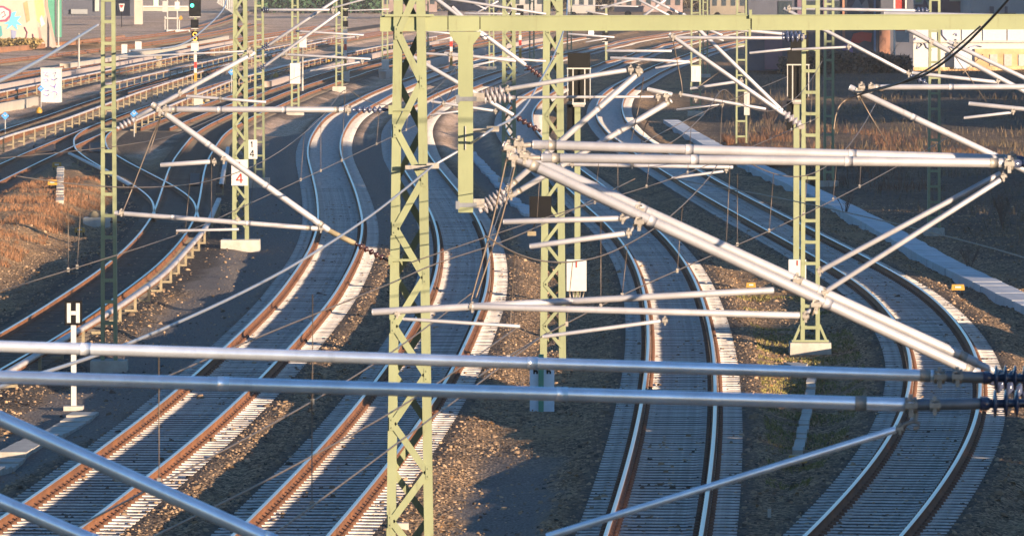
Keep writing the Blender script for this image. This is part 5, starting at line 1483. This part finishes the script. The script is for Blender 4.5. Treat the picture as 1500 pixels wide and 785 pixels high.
simple('warehouse', 'dark graffitied warehouse front beyond the weeds', 'building', rect(1096, 1338, -80, 104), 512, 8, M_DKB,
       [('graffiti', [(1246, 62), (1250, 50), (1262, 47), (1278, 49), (1276, 62), (1266, 60), (1258, 64)], M_REDP, 0.06),
        ('graffiti', [(1247, 12), (1256, -5), (1262, 8), (1270, -3), (1274, 16), (1262, 20)], M_GRYB, 0.06),
        ('pillar', rect(1280, 1283, -60, 100), mat('paint_blue', (0.10, 0.18, 0.32)), 0.25), ('pillar', rect(1234, 1238, -60, 60), M_BRICK, 0.25), ('pillar', rect(1168, 1176, -60, 40), M_PUR, 0.25), ('pillar', rect(1206, 1211, -60, 95), M_PUR, 0.25),
        ('door', rect(1288, 1304, 45, 102), M_BRICK, 0.1), ('door', rect(1120, 1146, 50, 102), M_PUR, 0.1), ('graffiti', [(1232, 70), (1246, 58), (1250, 78), (1240, 82)], mat('paint_violet', (0.14, 0.10, 0.26)), 0.05),
        ('window', rect(1180, 1200, 2, 26), M_GLASS, 0.08), ('window', rect(1140, 1160, 2, 26), M_GLASS, 0.08), ('window', rect(1215, 1230, 2, 26), M_GLASS, 0.08)])
simple('kiosk', 'bright red booth framed by white poles before the warehouse', 'kiosk', rect(1311, 1328, -60, 48), 508, 2, M_RED,
       [('pole', rect(1309, 1311.5, -60, 100), M_WHITE, 0.3), ('pole', rect(1326, 1328, -60, 48), M_WHITE, 0.3), ('panel', rect(1312, 1332, 46, 62), M_GRYB, 0.2), ('panel', rect(1329, 1340, 14, 24), M_RED, 0.2)])
bits = [('base_wall', rect(1428, 1600, 72, 101), M_STAIN, 0.25), ('coping', rect(1333, 1600, 60, 63), M_WHITED, 0.35), ('plinth', rect(1333, 1600, 99, 104), M_STAIN, 0.4)]
for x in (1374, 1409, 1440, 1476, 1512, 1548):
    bits.append(('joint', rect(x, x + 0.9, 42, 60), M_CONCG, 0.1))
for x in (1456, 1477, 1498): bits.append(('patch', rect(x - 6, x + 5, 80, 97), M_WHITED, 0.32))
lw = simple('boundary_wall', 'sunlit white wall with graffiti and a stained brick base', 'wall', rect(1334, 1600, 22, 104), 517, 1.2, M_WHITE, bits)
for pts in ([(1338, 60), (1342, 55), (1340, 62)], [(1344, 72), (1346, 60), (1351, 66), (1345, 72)], [(1354, 62), (1358, 70), (1365, 74)], [(1380, 44), (1381, 52), (1388, 60), (1394, 64)], [(1394, 66), (1401, 58)], [(1398, 51), (1401, 49), (1402, 53)], [(1385, 75), (1392, 68), (1399, 72)], [(1420, 70), (1430, 67), (1438, 69)]):
    MB().path([Q(a, b, 516.9) for a, b in pts], 0.05, 5).build('graffiti', M_INKB, lw)
simple('wall_block', 'blue-grey painted block in front of the white wall', 'wall', rect(1398, 1416, 76, 101), 516.2, 0.4, mat('paint_bluegrey', (0.36, 0.42, 0.52)))
simple('grey_building', 'grey flat building with tiny roof figures above the white wall', 'building', rect(1421, 1620, -80, 30), 560, 12, M_GRYB,
       [('ledge', rect(1441, 1488, 20, 23), M_BLACK, 0.3), ('panel', rect(1450, 1456, 10, 20), M_DKB, 0.2), ('panel', rect(1472, 1476, 10, 20), M_DKB, 0.2)])
simple('purple_building', 'dark purple building with a pale ledge beside the grey one', 'building', rect(1340, 1421, -80, 30), 575, 10, M_PUR,
       [('ledge', rect(1391, 1422, -3, 2.4), M_WHITED, 0.4), ('graffiti', [(1338, 7), (1352, 7), (1354, -6), (1338, -6)], M_WHITED, 0.1), ('graffiti', [(1353, -6), (1356, -6), (1366, 14), (1362, 14)], M_WHITED, 0.1), ('graffiti', [(1341, 4), (1350, 4), (1350, -6), (1341, -6)], mat('paint_olive', (0.30, 0.32, 0.16)), 0.14)])
# concrete blocks among the weeds
for i, (x, y0, y1, w) in enumerate(((1112, 77, 88, 24), (1113, 89, 101, 25))):
    p = G(x, 101); k = F / p.y
    z0 = (101 - y1) / k; z1 = (101 - y0) / k
    root = thing('concrete_block', ['upper buff block with toothed edge stacked in the weeds', 'lower buff block with dark notches in the weeds'][i], 'block', p)
    MB().box((p.x, p.y, (z0 + z1) / 2), (w / k, 1.0, z1 - z0)).build('body', M_STAIN, root)
    for q in range(5):
        MB().box((p.x + (q - 2) * 0.22, p.y - 0.52, (z0 + z1) / 2 + (0.1 if i == 0 else -0.05)), (0.1, 0.06, 0.16)).build('notch', M_WOOD, root)
# warning sign, buffer stop, picket fence at the far upper left
def warn_sign():
    g = G(178, 40); D = g.y
    root = thing('warning_sign', 'white triangle sign with red heart point-down on a slim post', 'sign', g)
    face('plate', [(174, 6), (182.5, 6), (180.5, 17), (176, 17)], D, 0.05, M_WHITE, root)
    face('symbol', [(175.2, 7.5), (181.3, 7.5), (179, 12), (177.3, 12)], D - 0.06, 0.03, M_RED, root)
    MB().box((g.x, D + 0.1, g.z + 1.4), (0.09, 0.09, 2.8)).build('post', M_BLACK, root)
warn_sign()
def buffer_stop():
    g = G(252, 47); D = g.y; k = F / D
    root = thing('buffer_stop', 'white buffer stop with tall frame and yellow disc at the siding end', 'buffer stop', g)
    for x in (241, 244.5, 259, 262):
        face('upright', rect(x, x + 1.6, -10 if x in (244.5, 259) else 24, 47), D, 0.15, M_WHITED, root)
    face('base', rect(244, 278, 44, 49), D - 0.3, 0.6, M_WHITE, root)
    face('cross_bar', rect(241, 262, 26, 28.5), D - 0.2, 0.15, M_WHITED, root)
    face('disc', [(262, 27), (265, 30), (268, 27), (265, 23)], D - 0.1, 0.05, M_YEL, root)
    face('panel', rect(256, 263, 3, 14), D - 0.1, 0.08, M_WHITE, root)
    face('panel', rect(238, 246, 2, 18), D - 0.1, 0.08, M_WHITED, root)
buffer_stop()
def picket():
    root = thing('picket_fence', 'row of white upright pickets climbing at the far end of the yard', 'fence', G(330, 22))
    for i in range(11):
        x = 319 + i * 2.7
        D = 900 + i * 1.5
        yb = 6 + i * 1.9
        face('picket', rect(x, x + 1.2, yb - 24, yb), D, 0.08, M_WHITE, root)
    a, b = Q(318, 4, 899), Q(348, 24, 915)
    MB().bar(a, b, 0.14, 0.08).build('rail', M_WHITE, root)
picket()
simple('platform_block', 'low pale platform edge behind the white buffer stop', 'platform', rect(200, 275, 10, 17), 900, 6, M_SKIN, [('coping', rect(200, 275, 9, 11), M_WHITE, 0.3), ('panel', rect(225, 232, 0, 9), mat('paint_mint', (0.35, 0.55, 0.42)), 0.2)])
# pale low buildings and parked wagons at the far end of the yard
def wagon(label, x0, x1, y0, y1, mt, D, n=3, group='parked wagons at the far yard end'):
    p = Vector((Q((x0 + x1) / 2, 0, D).x, D, 0))
    root = thing('parked_wagon', label, 'wagon', p, group)
    k = F / D
    body = face('body', rect(x0, x1, y0, y1), D, 2.6, mt, root)
    st = (x1 - x0) / n
    for i in range(n):
        wdw = face('window', rect(x0 + st * (i + 0.25), x0 + st * (i + 0.75), y0 + (y1 - y0) * 0.3, y0 + (y1 - y0) * 0.62), D - 0.05, 0.04, M_GLASS, root)
    face('roof', rect(x0 - 0.5, x1 + 0.5, y0 - 2, y0), D - 0.1, 2.8, M_GRYB, root)
    for s in (0.2, 0.8):
        c = Q(x0 + (x1 - x0) * s, y1, D)
        MB().tube(Vector((c.x, D, 0.45)), Vector((c.x, D + 2.2, 0.45)), 0.45, 12).build('wheelset', M_BLACK, root)
M_WAG1 = mat('wagon_dusty_pink', (0.22, 0.16, 0.15), 0.7, var=0.3, scale=0.35, rust=0.5)
M_WAG2 = mat('wagon_offwhite', (0.26, 0.25, 0.24), 0.7, var=0.3, scale=0.35, rust=0.5)
M_WAG3 = mat('wagon_buff', (0.20, 0.17, 0.13), 0.7, var=0.3, scale=0.35, rust=0.5)
D_W = 905
wagon('pale pink parked wagon directly above the beam end', 560, 640, -12, 18, M_WAG1, D_W, 6)
wagon('dark parked wagon seen above the flared bracket', 650, 742, -10, 16, M_DKB, D_W + 6, 6)
wagon('white parked wagon between dark wagon and stout lattice mast', 748, 800, -14, 19, M_WAG2, D_W - 6, 3)
wagon('white parked wagon between stout lattice mast and pinkish wagon', 832, 872, -10, 20, M_WAG2, D_W - 10, 3)
wagon('pinkish parked wagon before the number plate mast', 900, 1000, -8, 18, M_WAG1, D_W + 4, 7)
wagon('buff parked wagon behind the twin ladder masts', 1040, 1094, -12, 22, M_WAG3, D_W - 14, 4)
def hedge(name, label, x0, x1, D, h, n, c1, c2, seed):
    r = np.random.default_rng(seed)
    a, b = Q(x0, 0, D).x, Q(x1, 0, D).x
    t = r.random(n)
    X = a + (b - a) * t; Y = D + r.random(n) * 10
    top = h * (0.55 + 0.5 * (value_noise(X, Y * 0 + 3, 4.0, seed) + 0.5) + 0.25 * value_noise(X, Y * 0 + 9, 1.3, seed))
    Z = r.random(n) ** 0.7 * top
    s = (0.16 + 0.2 * r.random(n)) * (0.45 if D < 700 else 1.0)
    q = r.normal(0, 1, (n, 4, 3)) * s[:, None, None]
    V = np.stack([X, Y, Z], -1)[:, None] + q
    o = raw_mesh(name, V.reshape(-1, 3), np.arange(n * 4).reshape(-1, 4), mat_random_leaf(name + '_leaf', c1, c2), 'stuff')
    tag(o, label, 'hedge')
hedge('far_hedge', 'dark green hedge closing the yard behind the far masts', 380, 560, 985, 5.5, 9000, (0.012, 0.035, 0.022), (0.05, 0.10, 0.05), 61)
hedge('far_thicket', 'dull brown thicket closing the far end of the tracks', 560, 1120, 1010, 5.0, 14000, (0.04, 0.035, 0.025), (0.14, 0.11, 0.075), 62)
hedge('pier_thicket', 'yellowish dead undergrowth at the foot of the graffitied pier', -30, 50, 626, 0.9, 7000, (0.10, 0.07, 0.025), (0.32, 0.23, 0.09), 64)
hedge('waste_thicket', 'dull bare thicket at the foot of the dark warehouse', 1150, 1336, 494, 1.6, 16000, (0.035, 0.03, 0.025), (0.12, 0.095, 0.075), 63)
# bare shrubs on the waste ground
def shrub(label, x, y, h, n, seed):
    r = random.Random(seed)
    p = G(x, y); p.z = gz(p.x, p.y)
    root = thing('bare_shrub', label, 'shrub', p, 'bare shrubs on the waste ground')
    mb, mt_ = MB(), MB()
    for i in range(n):
        a = r.uniform(0, 6.28); l = h * r.uniform(0.6, 1.1)
        q = [p, p + Vector((math.cos(a) * l * 0.15, math.sin(a) * l * 0.15, l * 0.5)), p + Vector((math.cos(a) * l * 0.4, math.sin(a) * l * 0.4, l))]
        mb.path(q, [0.02, 0.013, 0.006], 5)
        for k in range(5):
            s0 = q[1].lerp(q[2], r.random()); b = r.uniform(0, 6.28)
            mt_.path([s0, s0 + Vector((math.cos(b) * l * 0.2, math.sin(b) * l * 0.2, l * 0.22))], [0.007, 0.004], 4)
    mb.build('stems', M_TWIG, root)
    mt_.build('twigs', M_TWIG, root)
shrub('bare shrub beside the walkway near the boxed signal', 1238, 312, 0.9, 9, 1)
shrub('bare shrub leaning over the walkway edge under the brace tubes', 1420, 392, 0.8, 8, 2)
shrub('bare shrub in the shaded weeds beyond the walkway', 1468, 330, 1.3, 12, 3)
shrub('tall bare shrub before the warehouse door', 1296, 108, 2.6, 16, 4)
shrub('bare shrub among the russet weeds by the slender mast', 1128, 196, 1.4, 12, 5)

# ------------------------------------------------------------------ unseen blocks added beyond the right edge to cast the long shadows
def uv(u, v):
    return Vector((0.7547 * u - 0.6561 * v, 0.6561 * u + 0.7547 * v, -0.3))
def block(label, u0, u1, v0, v1, h0, h1, mt, n=4):
    h0, h1 = h0 * 0.83, h1 * 0.83
    root = thing('shadow_block', label, 'building', uv((u0 + u1) / 2, (v0 + v1) / 2), 'unseen blocks added to cast shadows')
    A = [uv(u0, v0), uv(u1, v0), uv(u1, v1), uv(u0, v1)]
    H = [h0, h1, h1, h0]
    mb = MB()
    mb.add(A + [a + Vector((0, 0, h)) for a, h in zip(A, H)], [(3, 2, 1, 0), (0, 1, 5, 4), (1, 2, 6, 5), (2, 3, 7, 6), (3, 0, 4, 7)])
    mb.build('wall', mt, root)
    c = (A[0] + A[1] + A[2] + A[3]) / 4
    B = [c + (a - c) * 1.012 for a in A]
    mb = MB()
    mb.add([b + Vector((0, 0, h)) for b, h in zip(B, H)] + [b + Vector((0, 0, h + 0.25)) for b, h in zip(B, H)], [(3, 2, 1, 0), (4, 5, 6, 7), (0, 1, 5, 4), (1, 2, 6, 5), (2, 3, 7, 6), (3, 0, 4, 7)])
    mb.build('roof', M_ROOF, root)
    d = (A[3] - A[2]).normalized(); nrm = (A[3] - A[0]).normalized()
    L = (A[3] - A[2]).length
    rz = math.atan2(d.y, d.x)
    for i in range(n):
        q = A[2] + d * (L * (i + 0.5) / n) + nrm * 0.03 + Vector((0, 0, min(h0, h1) * 0.55))
        MB().box(q, (min(1.6, L / n * 0.5), 0.08, min(1.6, h0 * 0.35)), rz).build('window', M_GLASS, root)
    return root
block('tall brick block added out of view to cast a shadow band', 88.0, 96.2, 64, 74, 10.3, 10.3, M_BRICK, 3)
block('long low block with a sloping roof added out of view to shade the near rails', 62, 87.8, 40, 54, 2.1, 6.1, M_SKIN, 8)
block('tall block added out of view to shade the blurred near tubes', 6, 29, -38, -22, 15.5, 15.5, M_SKIN, 5)
block('small brick block added out of view to cast a narrow shadow band', 111.6, 119.2, 78, 86, 5.0, 5.0, M_BRICK, 2)
block('long block with a sloping roof added out of view to cast the broad shadow', 135.5, 170, 92, 112, 9.2, 14.0, M_SKIN, 8)
block('tall grey block added out of view to extend the broad shadow', 170.3, 208, 92, 112, 17.5, 18.5, M_GRYB, 8)
block('low brick block added out of view to shade the waste ground', 250, 296, 215, 232, 8.5, 8.5, M_BRICK, 8)
block('grey block added out of view to shade the dark warehouse', 298, 357, 255, 270, 17, 17.5, M_GRYB, 10)
block('tall pale block added out of view to shade the far tracks', 385, 440, 285, 300, 22, 22, M_SKIN, 10)

# ------------------------------------------------------------------ the hazy evening air
hz = MB().box((0, 4050, 12.5), (15000, 8600, 29.0)).build('haze', None)
hm = bpy.data.materials.new('haze_air'); hm.use_nodes = True
hn = hm.node_tree.nodes
hn.remove(hn['Principled BSDF'])
vol = hn.new('ShaderNodeVolumePrincipled')
vol.inputs['Color'].default_value = (0.93, 0.94, 1.0, 1)
vol.inputs['Density'].default_value = 0.00009
vol.inputs['Anisotropy'].default_value = 0.0
hm.node_tree.links.new(vol.outputs[0], hn['Material Output'].inputs['Volume'])
hz.data.materials.append(hm)
hz['kind'] = 'stuff'
